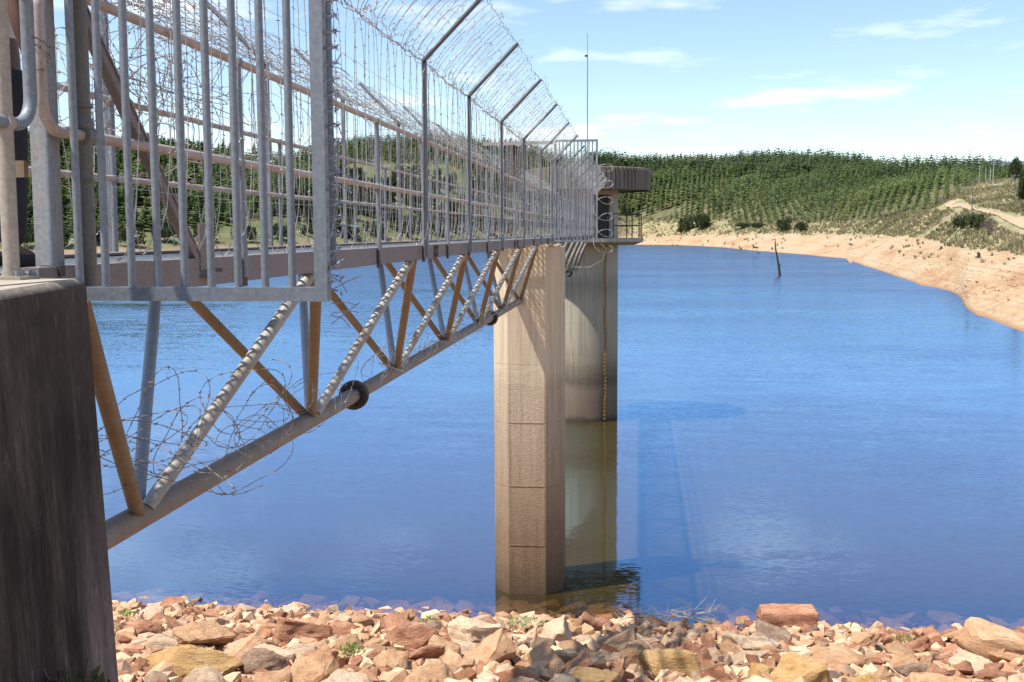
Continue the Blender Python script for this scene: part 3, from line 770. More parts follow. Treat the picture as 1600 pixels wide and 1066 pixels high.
def span(name, label, Y0, Y1, Lstart, Lcount, flanges, posts, talls, chord, near):
    root = empty(name, (-3.24, Y0, ZB), label, 'footbridge')
    XC = (XR + XL) / 2
    # edge beams: channel sections, toes inwards
    for X, s in ((XR - .015, 1), (XL + .015, -1)):
        b = MB()
        seg = [Y0 + (Y1 - Y0) * k / 3 for k in range(4)]
        for k in range(3):
            a_, b_ = seg[k] + .004, seg[k + 1] - .004
            b.box((X, (a_ + b_) / 2, (ZD + ZB) / 2), (.014, b_ - a_, ZD - ZB))
            fw_ = .075 if s > 0 else .19  # left top flange widened, added width shades the left struts
            b.box((X - s * (.0075 + fw_ / 2), (a_ + b_) / 2, ZD - .0065), (fw_, b_ - a_, .013))
            b.box((X - s * .045, (a_ + b_) / 2, ZB + .0065), (.075, b_ - a_, .013))
        bo_ = b.build('edge_beam', M['beam'], root, smooth=0)
        for k in (1, 2):
            sp_ = MB()
            sp_.box((X + s * .012, seg[k], (ZD + ZB) / 2), (.010, .24, .15))
            for yy in (-.08, -.03, .03, .08):
                for zz in (-.045, .045):
                    sp_.box((X + s * .021, seg[k] + yy, (ZD + ZB) / 2 + zz), (.012, .02, .02))
            sp_.build('splice_plate', M['dark_steel'], bo_, smooth=0)
    # deck
    V, Fq = grating(Y0, Y1, XL + .09, XR - .09, ZD - .03)
    g = MB(); g.add(V, Fq); g.build('deck_grating', M['galv'], root, smooth=0, kind='stuff')
    # cross members
    k = 0; y = Y0 + .1
    while y < Y1:
        c = MB(); c.box((XC, y, ZB + .07), (XR - XL - .17, .06, .1)); c.build('cross_member', M['beam'], root, smooth=0); y += 1.82
    # lower chord
    zc_ = 8.172
    ch = MB(); ch.path([(XC, chord[0], zc_), (XC, chord[1], zc_)], .083, 18)
    cho = ch.build('lower_chord', M['chord'], root)
    for yf in flanges:
        f_ = MB(); flange(f_, (XC, yf, zc_)); f_.build('flange', M['dark_steel'], cho)
    # struts
    step = 3.85
    for i in range(Lcount):
        yl = Lstart + step * i
        for side in (0, 1):
            X = XR - .17 if side == 0 else XL + .17
            for dr in (-1, 1):
                yu = yl + dr * step / 2
                if yu > Y1 + .3 or yu < Y0 - .2 or (near and side == 1 and dr == -1 and i == 0): continue
                st = MB()
                st.tube((XC + (X - XC) * .05, yl + dr * .07, zc_ + .05), (X, yu - dr * .05, ZB - .005), .049 if side == 0 else .046, 14)
                mt = M['galv_light'] if (side == 0 and dr == 1) else (M['galv_blue'] if dr == 1 else M['brown_tube'])  # lit tubes pale, shaded undersides rusty brown: light put into the colour
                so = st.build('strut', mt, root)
                if side == 0 and dr == 1:
                    gp = MB(); gp.box((X, yu, ZB - .01), (.13, .34, .016)); gp.build('gusset', M['beam'], so, smooth=0)
    # handrails
    for X in (XR, XL):
        y_a = Y0 - .25
        if near and X == XR:
            MB().path(list(reversed(loop_pts(4.372, -1, ZM, ZT, .12, X, Y1))), .025, 12).build('handrail', M['rail'], root)
        else:
            MB().tube((X, y_a, ZT), (X, Y1, ZT), .025, 12).build('top_rail', M['rail'], root)
            MB().tube((X, y_a, ZM), (X, Y1, ZM), .025, 12).build('mid_rail', M['rail'], root)
        s = 1 if X == XR else -1
        for y in posts:
            p = MB(); p.tube((X + s * .012, y, ZD - .13), (X, y, ZT), .0225, 12)
            p.ball((X, y, ZT), .036); p.ball((X, y, ZM), .036)
            po = p.build('rail_post', M['galv'], root)
            q = MB(); q.box((X + s * .002, y, ZD - .10), (.02, .09, .17)); q.build('post_bracket', M['dark_steel'], po, smooth=0)
        for y in talls:
            p = MB()
            L = .98 / math.sqrt(2)
            xb = X + s * .05
            p.bar((xb, y, ZB + .03), (xb, y, ZP), .05, .006, (1, 0, 0)); p.bar((xb + s * .022, y, ZB + .03), (xb + s * .022, y, ZP), .006, .05, (1, 0, 0))
            po = p.build('tall_post', M['galv'], root, smooth=0)
            a_ = MB()
            a_.bar((xb, y, ZP - .01), (xb + s * L, y, ZP + L), .006, .05, (0, 0, 1)); a_.bar((xb, y - .022, ZP - .01), (xb + s * L, y - .022, ZP + L), .05, .006, (0, 0, 1))
            a_.build('outrigger_arm', M['galv'], po, smooth=0)
    return root
s1 = span('truss_footbridge', 'steel truss footbridge from the near abutment to the slim pier', 4.3, 30.9, 6.8, 7, (12.33, 23.95), (6.63, 8.33, 10.21, 12.38, 13.95, 15.72, 17.64, 19.62, 21.53, 23.2, 25.4, 27.38, 29.2), (8.4, 12.19, 15.4, 19.0, 22.6, 26.4, 29.9), (5.4, 30.2), True)
s2 = span('truss_footbridge', 'far span of the steel footbridge between the slim pier and the round tower', 31.0, 58.0, 34.0, 7, (39.0, 50.5), [32.1 + 1.88 * k for k in range(14)], [33.5 + 3.6 * k for k in range(7)], (33.6, 57.2), False)

# heavier first post of the bridge rail with clamp collars
fp = MB(); fp.tube((XR, 4.71, 9.74), (XR, 4.71, 11.4), .033, 14)
fp.path([(XR, 4.68, ZM), (XR, 4.76, ZM)], .045, 12); fp.ball((XR, 4.71, ZM + .05), .045)
fp.path([(XR, 4.71, ZM + .12), (XR, 4.71, ZM + .135)], .043, 12)
fp.path([(XR, 4.71, ZM - .2), (XR, 4.71, ZM - .19)], .041, 12)
fp.build('end_post', M['end_post'], s1)

# gate frame on the abutment: two columns, head beam, braces
gfm = empty('gate_frame', (-2.5, 4.75, 9.8), 'grey steel gate frame with diagonal brace standing where the bridge meets the abutment', 'gate frame')
cl = MB()
cl.box((-2.525, 4.52, 11.27), (.070, .012, 2.9)); cl.box((-2.4955, 4.577, 11.27), (.010, .10, 2.9)); cl.box((-2.5545, 4.577, 11.27), (.010, .10, 2.9))
cl.build('column', M['column'], gfm, smooth=0)
cl = MB(); cl.box((-3.98, 4.57, 11.27), (.07, .10, 2.9)); cl.build('column', M['column'], gfm, smooth=0)
cl = MB(); cl.box((-3.25, 4.57, 12.70), (1.6, .08, .1)); cl.build('head_beam', M['column'], gfm, smooth=0)
for X in (-2.462, -3.98):
    b_ = MB(); b_.bar((X, 6.02, 9.85), (X, 4.6, 11.17), .012, .085, (1, 0, 0)); b_.bar((X + .03, 6.02, 9.82), (X + .03, 4.6, 11.14), .06, .010, (1, 0, 0))
    bo_ = b_.build('brace', M['beam'] if X > -3 else M['column'], gfm, smooth=0)
    g_ = MB(); g_.box((X + .034, 6.03, 9.93), (.014, .11, .26)); g_.box((X + .05, 6.06, 9.77), (.05, .16, .02)); g_.tube((X + .03, 6.1, 9.80), (X + .12, 6.1, 9.80), .012, 6)
    g_.build('gusset', M['dark_steel'] if X < -3 else M['beam'], bo_, smooth=0)
k_ = MB(); k_.box((-2.46, 4.47, 9.85), (.09, .04, .045)); k_.build('latch_block', M['dark_steel'], gfm, smooth=0)
k_ = MB(); k_.box((-2.63, 4.55, 10.28), (.05, .03, .07)); k_.build('hinge_lug', M['brown_tube'], gfm, smooth=0)

# anti-climb wing panels
def wing(label, Y, x0, x1, zb, zt, n, group):
    root = empty('anti_climb_panel', (x0, Y, zb), label, 'barred panel', group)
    b_ = MB(); b_.box(((x0 + x1) / 2, Y, zb), (x1 - x0, .05, .058)); b_.build('bottom_bar', M['galv'], root, smooth=0)
    b_ = MB(); b_.box(((x0 + x1) / 2, Y, zt), (x1 - x0, .05, .058)); b_.build('top_bar', M['galv'], root, smooth=0)
    b_ = MB(); b_.box((x1 - .028, Y - .002, (zb + zt) / 2), (.054, .054, zt - zb + .058)); b_.build('end_post', M['galv'], root, smooth=0)
    me = None
    for i in range(n):
        x = x0 + .03 + (x1 - .041 - x0 - .03) * i / n
        if me is None:
            t_ = MB(); t_.tube((x, Y, zb), (x, Y, zt), .0165, 12)
            o = t_.build('bar', M['galv'], root, origin=(x, Y, zb)); me = o.data
        else:
            link('bar', me, root, (x, Y, zb))
    return root
wing('galvanised barred panel projecting from the near gate frame', 4.5, -2.503, -1.275, 9.752, 12.55, 10, 'barred wing panels')
wing('small far barred panel projecting beside the slim pier', 31.0, -2.38, -1.19, 9.77, 12.50, 11, 'barred wing panels')
pf = empty('portal_frame', (-3.3, 31.0, 9.9), 'pale steel portal frame across the bridge above the slim pier', 'portal frame')
f_ = MB(); f_.bar((-4.35, 31.0, 12.44), (-2.4, 31.0, 12.46), .07, .09); f_.build('head_beam', M['rail'], pf, smooth=0)
for X in (-4.12, -2.36):
    f_ = MB(); f_.box((X, 31.06, 11.2), (.07, .07, 2.45)); f_.build('column', M['galv'], pf, smooth=0)
pb = MB(); pb.box((-3.53, 31.05, 11.75), (.48, .03, 1.2)); pb.box((-3.53, 31.03, 12.36), (.52, .05, .03)); pb.box((-3.53, 31.03, 11.14), (.52, .05, .03))
pb.build('metal_sheet', M['dark_steel'], pf, smooth=0)

# ------------------------------------------------------------------ pier
PCX, PCY = -3.08, 31.08
def octo(cx, cy, w, d, ch, sc=1.0):
    hw, hd = w / 2 * sc, d / 2 * sc; c = ch * sc
    return [(cx - hw + c, cy - hd), (cx + hw - c, cy - hd), (cx + hw, cy - hd + c), (cx + hw, cy + hd - c), (cx + hw - c, cy + hd), (cx - hw + c, cy + hd), (cx - hw, cy + hd - c), (cx - hw, cy - hd + c)]
pier = empty('concrete_pier', (PCX, PCY, -3), 'slim chamfered concrete pier standing in the water under the footbridge', 'pier')
zs = [-5.0, 1.36, 3.03, 4.8, 6.42, 8.06, 9.62]
for i in range(len(zs) - 1):
    z0, z1 = zs[i], zs[i + 1]
    m_ = MB()
    m_.prism(octo(PCX, PCY, 1.91, 1.88, .44), z0 + .005, z1 - .005)
    m_.prism(octo(PCX, PCY, 1.896, 1.866, .437), z0 - .006, z0 + .0045) if i else None
    lift = m_.build('concrete_lift', M['pier'], pier, smooth=0)
    if 1 <= i <= 3:   # formwork edge lines standing proud round the rough face
        e = MB(); fy = PCY - .94
        e.box((PCX + .475, fy - .001, (z0 + z1) / 2), (.014, .012, z1 - z0 - .05)); e.box((PCX - .47, fy - .001, (z0 + z1) / 2), (.010, .008, z1 - z0 - .05))
        e.box((PCX, fy - .003, z0 + .03), (.93, .012, .03))
        e.build('form_mark', M['pier'], lift, smooth=0)
cpb = MB(); cpb.box((PCX, PCY, 9.655), (1.7, 1.5, .06)); cpb.build('bearing_plinth', M['pier'], pier, smooth=0)

# ------------------------------------------------------------------ tower
TCX, TCY, TR = -2.88, 60.35, 1.65
tw = empty('intake_tower', (TCX, TCY, -4), 'round concrete intake tower with ribbed drum roof at the far end of the bridge', 'tower')
def ring(cx, cy, r, n): return [(cx + r * math.sin(2 * math.pi * k / n), cy - r * math.cos(2 * math.pi * k / n)) for k in range(n)]
zs = [-8.0, 2.15, 5.2, 7.35, 9.35]
for i in range(len(zs) - 1):
    m_ = MB(); m_.prism(list(reversed(ring(TCX, TCY, TR, 64)))[::-1], zs[i] + .006, zs[i + 1] - .006)
    m_.prism(ring(TCX, TCY, TR - .01, 64), zs[i] - .007, zs[i] + .0055) if i else None
    m_.build('shaft_lift', M['tower'], tw, smooth=40)
jm = MB()
for a in (-28, -12, -8, 18, 40):
    a = math.radians(a)
    jm.tube((TCX + (TR + .002) * math.sin(a), TCY - (TR + .002) * math.cos(a), 5.2 - rng.random() * 3), (TCX + (TR + .002) * math.sin(a), TCY - (TR + .002) * math.cos(a), 7.6 + rng.random() * .7), .012, 5)
jm.build('form_mark', M['tower'], tw)
# balcony slab with tapered underside
sl = MB()
sl.prism(ring(TCX, TCY, 2.55, 64), 9.34, 9.50, 3.0 / 2.55, (TCX, TCY))
sl.prism(ring(TCX, TCY, 3.0, 64), 9.501, 9.70)
sl.build('balcony_slab', M['room'], tw, smooth=40)
# valve room: curved wall with an open doorway
def arc_wall(a0, a1, z0, z1, ro, ri, n):
    m = MB(); P = []
    for k in range(n + 1):
        a = math.radians(a0 + (a1 - a0) * k / n)
        sx, sy = math.sin(a), -math.cos(a)
        P += [(TCX + ro * sx, TCY + ro * sy, z0), (TCX + ro * sx, TCY + ro * sy, z1), (TCX + ri * sx, TCY + ri * sy, z1), (TCX + ri * sx, TCY + ri * sy, z0)]
    Fq = []
    for k in range(n):
        b = 4 * k
        Fq += [(b, b + 4, b + 5, b + 1), (b + 1, b + 5, b + 6, b + 2), (b + 2, b + 6, b + 7, b + 3), (b + 3, b + 7, b + 4, b)]
    Fq += [(0, 1, 2, 3), (4 * n + 3, 4 * n + 2, 4 * n + 1, 4 * n)]
    return m.add(P, Fq)
arc_wall(51, 374, 9.701, 12.25, TR, TR - .2, 60).build('room_wall', M['room'], tw, smooth=40)
dl = arc_wall(14.2, 50.8, 9.702, 11.95, TR - .13, TR - .17, 8).build('doorway_shade', M['black'], tw, smooth=40)  # black sheet filling the opening; the room's inner shade is its colour
arc_wall(14.1, 50.9, 11.96, 12.24, TR - .01, TR - .2, 8).build('lintel', M['room'], tw, smooth=40)
hd_ = MB(); a = math.radians(46); hd_.box((TCX + (TR - .11) * math.sin(a), TCY - (TR - .11) * math.cos(a), 10.75), (.04, .04, .14)); hd_.build('handle', M['galv'], dl)
# roof drum with ribs
rf = MB(); rf.prism(ring(TCX, TCY, 3.26, 80), 12.26, 13.20)
roof = rf.build('roof_drum', M['cap'], tw, smooth=40)
me = None
NRIB = 84
for k in range(NRIB):
    a = 2 * math.pi * k / NRIB
    if me is None:
        r_ = MB(); r_.add([(-.105, -.075, 0), (.105, -.075, 0), (.118, .03, 0), (-.118, .03, 0), (-.09, -.075, 1.10), (.09, -.075, 1.10), (.118, .03, 1.13), (-.118, .03, 1.13)],
                          [(0, 1, 5, 4), (1, 2, 6, 5), (3, 0, 4, 7), (4, 5, 6, 7), (3, 2, 1, 0)])
        o = r_.build('roof_rib', M['cap'], None, origin=(0, 0, 0), smooth=0); me = o.data
        o.parent = roof
    else:
        o = bpy.data.objects.new('roof_rib', me); col.objects.link(o); o.parent = roof
    po = ORG[roof.name]
    o.location = Vector((TCX + 3.30 * math.sin(a), TCY - 3.30 * math.cos(a), 12.19)) - po
    o.rotation_euler = (0, 0, a)
# balcony railing on the lake side
bl = MB()
for zr in (10.35, 10.95):
    bl.path([(TCX + 2.9 * math.sin(math.radians(a)), TCY - 2.9 * math.cos(math.radians(a)), zr) for a in range(30, 161, 5)], .028, 8)
rl = bl.build('balcony_rail', M['dark_steel'], tw)
for a in range(30, 161, 26):
    p_ = MB(); a = math.radians(a); p_.tube((TCX + 2.9 * math.sin(a), TCY - 2.9 * math.cos(a), 9.69), (TCX + 2.9 * math.sin(a), TCY - 2.9 * math.cos(a), 10.95), .03, 8)
    p_.build('rail_post', M['dark_steel'], rl)
# yellow stepped gauge running down the shaft
ga = MB(); y_g = TCY
a = math.asin((PY(945, 500, 59).x - TCX) / (TR + .03)); 
for i in range(92):
    z = .15 + i * .1
    aa = a + (.028 if (i // 12) % 2 else 0.0) + (.012 if i % 2 else -.006)
    ga.box((TCX + (TR + .03) * math.sin(aa), TCY - (TR + .03) * math.cos(aa), z), (.05 if i % 2 else .10, .05, .088))
gg = ga.build('depth_gauge', M['yellow'], tw, smooth=0)
# lightning rod
rod = empty('lightning_rod', (TCX, TCY, 13.2), 'tall thin lightning rod on the drum roof of the tower', 'rod')
r_ = MB(); r_.path([(TCX, TCY, 13.15), (TCX, TCY, 19.3), (TCX, TCY, 19.32), (TCX, TCY, 20.42)], [.03, .027, .018, .012], 8); r_.build('mast', M['galv'], rod)
r_ = MB(); r_.box((TCX - .06, TCY, 19.28), (.16, .06, .1)); r_.tube((TCX, TCY, 13.2), (TCX, TCY, 13.35), .12, 10); r_.build('collar', M['dark_steel'], rod)

# ------------------------------------------------------------------ barbed wire
class Wire:
    def __init__(s): s.V = []; s.Fc = []; s.n = 0
    def path(s, P, r=0.0032, barb=0.12, blen=0.017):
        P = np.asarray(P, float)
        T = np.gradient(P, axis=0); T /= np.linalg.norm(T, axis=1)[:, None] + 1e-9
        ref = np.array([0.31, 0.83, 0.46]); Nn = np.cross(T, ref); Nn /= np.linalg.norm(Nn, axis=1)[:, None] + 1e-9
        B = np.cross(T, Nn); n = len(P)
        ring_ = np.stack([P + r * (math.cos(a) * Nn + math.sin(a) * B) for a in (0, 2.094, 4.189)], 1).reshape(-1, 3)
        i = np.arange(n - 1)[:, None] * 3; k = np.arange(3)[None, :]
        q = np.stack([i + k, i + (k + 1) % 3, i + 3 + (k + 1) % 3, i + 3 + k], -1).reshape(-1, 4) + s.n
        s.V.append(ring_); s.Fc.append(q); s.n += len(ring_)
        if barb:
            seg = np.linalg.norm(np.diff(P, axis=0), axis=1); L = np.concatenate([[0], np.cumsum(seg)])
            m = int(L[-1] / barb)
            if m > 0:
                t = (np.arange(m) + NR.rand(m) * .3) * barb
                C = np.stack([np.interp(t, L, P[:, j]) for j in range(3)], 1)
                for rep in range(2):
                    D = NR.randn(m, 3); D /= np.linalg.norm(D, axis=1)[:, None]
                    E = np.cross(D, NR.randn(m, 3)); E /= np.linalg.norm(E, axis=1)[:, None] + 1e-9
                    Lb = blen * (0.7 + .6 * NR.rand(m))[:, None]
                    quad = np.stack([C - D * Lb, C + E * r * 1.5, C + D * Lb, C - E * r * 1.5], 1).reshape(-1, 3)
                    s.V.append(quad); s.Fc.append((np.arange(m)[:, None] * 4 + np.arange(4)[None, :]) + s.n); s.n += len(quad)
    def build(s, name, mat, label, cat='barbed wire', group=None, parent=None):
        V = np.concatenate(s.V); Fc = np.concatenate(s.Fc)
        o = np_mesh(name, V, Fc, mat, parent, smooth=False, origin=tuple(V.mean(0)) if parent is None else (0, 0, 0))
        return tag(o, label if parent is None else None, cat if parent is None else None, group)

def coil_panel(W, Y0, Y1, pitch, pt, w=.16, seed=0, r=.0032, barb=.12, rough=1.0):
    """flattened coil: each loop runs up one side of the panel and down the other; pt(s) maps height 0..1 to X, Z"""
    rr = random.Random(seed)
    n = int((Y1 - Y0) / pitch); per = 26
    P = []
    jit = 0; wob = 0; tops = 1; bots = 0
    for i in range(n * per + 1):
        if i % per == 0:
            jit = rr.uniform(-.09, .09); wob = rr.uniform(-.05, .05); tops = 1 + rr.uniform(-.05, .05); bots = rr.uniform(-.015, .05)
        th = 2 * math.pi * i / per
        s = (1 - math.cos(th)) / 2
        s = s * s * (3 - 2 * s) * .5 + s * .5
        s = bots + (tops - bots) * s
        y = Y0 + pitch * i / per + w * math.sin(th) * (1 + jit) + jit * .6 + .02 * rough * math.sin(5 * th + i)
        side = math.sin(th)
        x, z = pt(s)
        P.append((x + .035 * side + wob * s, y, z + .012 * rough * math.sin(3 * th + i)))
    W.path(P, r, barb)

def long_wire(W, Y0, Y1, x, z, sag=.03, seed=0, r=.003, amp=.02, barb=.12):
    rr = random.Random(seed); n = int((Y1 - Y0) / .18) + 2
    P = []
    for i in range(n):
        y = Y0 + (Y1 - Y0) * i / (n - 1); u = ((y - 8.55) / 3.64) % 1.0
        P.append((x + rr.uniform(-amp, amp), y, z - sag * 4 * u * (1 - u) + rr.uniform(-amp, amp)))
    W.path(P, r, barb)

Lz = .98 / math.sqrt(2)
def vert_pt(X, s_):
    return lambda s: (X + s_ * .075, ZD + .02 + (ZP - ZD) * s)
def arm_pt(X, s_):
    return lambda s: (X + s_ * (.05 + Lz * s) , ZP + .02 + Lz * s)
for (Ya, Yb, where, pitch) in ((4.75, 30.8, 'near span', .31), (31.2, 57.5, 'far span', .42)):
    for X, s_, side in ((XR, 1, 'lake side facing the viewer'), (XL, -1, 'far side')):
        W = Wire()
        sd = int(Ya * 7 + X * 3)
        if s_ > 0:
            nearq = Ya < 10
            coil_panel(W, Ya + .1, Yb, pitch, vert_pt(X, s_), .11, sd, rough=.3)
            coil_panel(W, Ya + .2, Yb, pitch * .95, arm_pt(X, s_), .16, sd + 1, rough=.2)
            coil_panel(W, Ya + .3, Yb, pitch * 1.9, lambda s: (X + s_ * (.05 + Lz * (-.05 + .75 * s)), ZP + Lz * (-.05 + .75 * s)), .30, sd + 9, rough=.2)
        else:
            coil_panel(W, Ya + .1, Yb, pitch * 1.5, vert_pt(X, s_), .2, sd)
            coil_panel(W, Ya + .2, Yb, pitch * 1.1, arm_pt(X, s_), .5, sd + 1)
        for k in range(3): long_wire(W, Ya, Yb, X + s_ * .05, ZP + .01, .03, sd + 10 + k)
        long_wire(W, Ya, Yb, X + s_ * (.05 + Lz), ZP + Lz, .05, sd + 20)
        long_wire(W, Ya, Yb, X + s_ * (.05 + Lz * .5), ZP + Lz * .5, .02, sd + 21, r=.0018, amp=.004, barb=0)
        long_wire(W, Ya, Yb, X + s_ * .06, ZD + .35, .02, sd + 22, r=.0018, amp=.006, barb=0)
        long_wire(W, Ya, Yb, X + s_ * .06, ZT + .4, .02, sd + 23, r=.0018, amp=.006, barb=0)
        W.build('barbed_wire_screen', M['wire'], 'barbed wire coils screening the %s rail of the %s' % ('right' if s_ > 0 else 'left', where), group='barbed wire screens')
# sagging rusty bundle lying along the left arms
W = Wire()
for k in range(16):
    rr = random.Random(300 + k)
    s = rr.uniform(.0, 1.05)
    long_wire(W, 7.2, 30.8, XL - .05 - Lz * s, ZP + Lz * s - rr.uniform(0, .08), rr.uniform(.04, .3), 310 + k, r=.0035, amp=.035)
W.build('rusty_wire_bundle', M['wire_rust'], 'rusty sagging bundle of barbed wire along the left outrigger arms')

# messy loose tangles
def tangle(W, c, spread, n, rad, seed, r=.003, barb=.1):
    rr = random.Random(seed)
    for i in range(n):
        p0 = Vector(c) + Vector([rr.gauss(0, 1) * spread[j] for j in range(3)])
        ax = Vector([rr.gauss(0, 1) for _ in range(3)]).normalized(); e1 = ax.orthogonal().normalized(); e2 = ax.cross(e1)
        R0 = rad * rr.uniform(.6, 1.3); drift = Vector([rr.gauss(0, 1) * spread[j] * .5 for j in range(3)])
        turns = rr.uniform(.7, 1.8); ns = int(26 * turns)
        P = []
        for k in range(ns):
            th = 2 * math.pi * turns * k / ns
            P.append(p0 + drift * (k / ns) + (e1 * math.cos(th) + e2 * math.sin(th) * .7) * R0 * (1 + .15 * math.sin(3.1 * th + i)))
        W.path(P, r, barb)
W = Wire(); tangle(W, (-3.5, 6.9, 10.95), (.35, .7, .22), 22, .42, 5); tangle(W, (-3.9, 9.0, 11.2), (.12, 1.2, .3), 14, .4, 6)
W.build('loose_wire_tangle', M['wire_rust'], 'tangle of loose barbed wire above the deck behind the near barred panel')
W = Wire(); tangle(W, (-3.0, 6.7, 8.75), (.22, .35, .18), 9, .34, 15); tangle(W, (-3.0, 7.9, 8.45), (.12, .4, .08), 4, .28, 16); tangle(W, (-3.0, 9.2, 8.45), (.12, .4, .08), 4, .28, 17)
W.build('loose_wire_tangle', M['wire_rust'], 'tangle of barbed wire on the lower chord below the near deck')
W = Wire()
for k in range(9): tangle(W, (-3.15, 11 + 2.0 * k, 8.36), (.08, .55, .05), 4, .24, 40 + k)
W.build('loose_wire_tangle', M['wire'], 'loops of barbed wire lying along the lower chord beyond the first flange')
# cut wire ends and spikes along the outer edge of the near panel
W = Wire(); rr = random.Random(9)
P = []
for i in range(300):
    z = 9.75 + 2.7 * i / 300; th = i * .9
    P.append((-1.295 + .05 * math.cos(th) + .01, 4.54 + .05 * math.sin(th), z))
W.path(P, .0028, .05, .03)
for i in range(44):
    z = rr.uniform(9.6, 12.3); x = -1.262
    d = Vector((rr.uniform(.2, 1), rr.uniform(-.3, 1), rr.uniform(-1, 1))).normalized() * rr.uniform(.05, .13)
    W.path([(x - .02, 4.54, z), tuple(Vector((x, 4.55, z)) + d * .5 + Vector((0, 0, .01))), tuple(Vector((x, 4.55, z)) + d)], .0026, 0)
W.build('wire_spikes', M['galv_blue'], 'cut wire spikes wound along the outer post of the near barred panel')
# loops hanging from the far panel
W = Wire(); P = []
for i in range(150):
    th = 2 * math.pi * 6.2 * i / 150; z = 12.2 - 2.75 * i / 150
    P.append((-1.02 + .24 * math.cos(th) + .04 * math.sin(i * .13), 30.9 + .12 * math.sin(th + 1), z + .2 * math.sin(th)))
W.path(P, .009, .2, .02)
P = [(-1.1, 30.9, 9.7), (-.95, 30.9, 9.55), (-1.05, 30.9, 9.25), (-1.4, 30.9, 9.05), (-1.9, 30.95, 9.05), (-2.1, 30.9, 9.35), (-2.3, 30.9, 9.6)]
W.path(P, .008, .2, .02)
W.build('wire_coil', M['wire'], 'pale stretched wire coil hanging down the outer post of the far barred panel')
W = Wire()
W.path([(XR + .03, 4.27, 10.78), (XR + .04, 4.33, 10.77), (XR + .03, 4.40, 10.76), (XR - .03, 4.36, 10.77), (XR + .03, 4.30, 10.75), (XR + .04, 4.38, 10.72), (XR, 4.42, 10.70), (XR + .04, 4.33, 10.66), (XR, 4.28, 10.65)], .0025, .06, .012)
W.path([(XR + .04, 4.7, 10.10), (XR + .08, 4.64, 10.14), (XR + .12, 4.56, 10.15), (-2.24, 4.53, 10.148)], .004, 0)
W.build('tie_wire', M['wire_rust'], 'twisted tie wire wound round the rounded rail ends')

# ------------------------------------------------------------------ riprap
def rock_mesh(seed, blocky=.5, flat=.7, sub=3, box=False):
    rr = random.Random(seed)
    bm = bmesh.new()
    if box:
        for sx in (-1, 1):
            for sy in (-1, 1):
                for sz_ in (-1, 1):
                    bm.verts.new((sx * rr.uniform(.82, 1), sy * .8 * rr.uniform(.75, 1), sz_ * flat * rr.uniform(.78, 1)))
    for i in range(0 if box else 15):
        d = Vector([rr.gauss(0, 1) for _ in range(3)]).normalized()
        m = max(abs(d.x), abs(d.y), abs(d.z))
        d = d * (1 - blocky) + (d / m) * blocky
        d *= rr.uniform(.82, 1.0)
        bm.verts.new((d.x * rr.uniform(.9, 1.0), d.y * .8, d.z * flat))
    bmesh.ops.convex_hull(bm, input=bm.verts)
    for v in [v for v in bm.verts if not v.link_faces]: bm.verts.remove(v)
    bmesh.ops.dissolve_limit(bm, angle_limit=math.radians(14), verts=bm.verts, edges=bm.edges)
    bmesh.ops.bevel(bm, geom=list(bm.edges), offset=.06, segments=1, affect='EDGES', clamp_overlap=True)
    bmesh.ops.triangulate(bm, faces=bm.faces)
    for _ in range(sub):
        le = [e for e in bm.edges if e.calc_length() > .17]
        if le: bmesh.ops.subdivide_edges(bm, edges=le, cuts=1)
        bmesh.ops.triangulate(bm, faces=bm.faces)
    bm.normal_update()
    o = Vector((seed * 3.1, seed * 1.7, 0))
    for v in bm.verts:
        n1 = mnoise.noise(v.co * 1.6 + o) * .08 + mnoise.noise(v.co * 4.0 + o) * .045 + mnoise.noise(v.co * 9.0 + o) * .025
        st = mnoise.noise(Vector((v.co.x * .6, v.co.y * .6, v.co.z * 7)) + o) * .05
        v.co += v.normal * (n1 + st)
    me = bpy.data.meshes.new('rock')
    bm.to_mesh(me); bm.free()
    me.polygons.foreach_set('use_smooth', [True] * len(me.polygons))
    me.set_sharp_from_angle(angle=math.radians(28))
    return me
BASE = [rock_mesh(s, rng.uniform(.25, .8), rng.uniform(.5, .85)) for s in range(14)] + [rock_mesh(60 + k, flat=.72, box=True) for k in range(3)]
ROCKMESH = {}
for cname, mt in ROCK.items():
    for i, b in enumerate(BASE):
        c = b.copy(); c.materials.append(mt); ROCKMESH[cname, i] = c
CN = {'tan': 'tan', 'cream': 'pale cream', 'red': 'red-brown', 'grey': 'grey-brown', 'ochre': 'ochre'}
def rock(x, y, size, cname, var, label, group=None, sq=(1, 1, 1), rot=None, sink=.3, name='rock', z=None):
    o = bpy.data.objects.new(name, ROCKMESH[cname, var]); col.objects.link(o)
    zz = float(dam_z(x, y)) if z is None else z
    o.location = (x, y, zz + size * (.5 - sink) * sq[2] * .8)
    o.scale = (size * .5 * sq[0], size * .5 * sq[1], size * .5 * sq[2])
    o.rotation_euler = rot if rot else (rng.uniform(-.5, .5), rng.uniform(-.5, .5), rng.uniform(0, 6.28))
    return tag(o, label, 'rock', group)
def at_dam(px_, py_):
    d = ray(px_, py_)
    # intersect with the embankment plane
    n = Vector((DS * DK, DS, 1.0)); k = DS * DC
    t = (k - n.dot(CAMP)) / n.dot(d)
    return CAMP + d * t
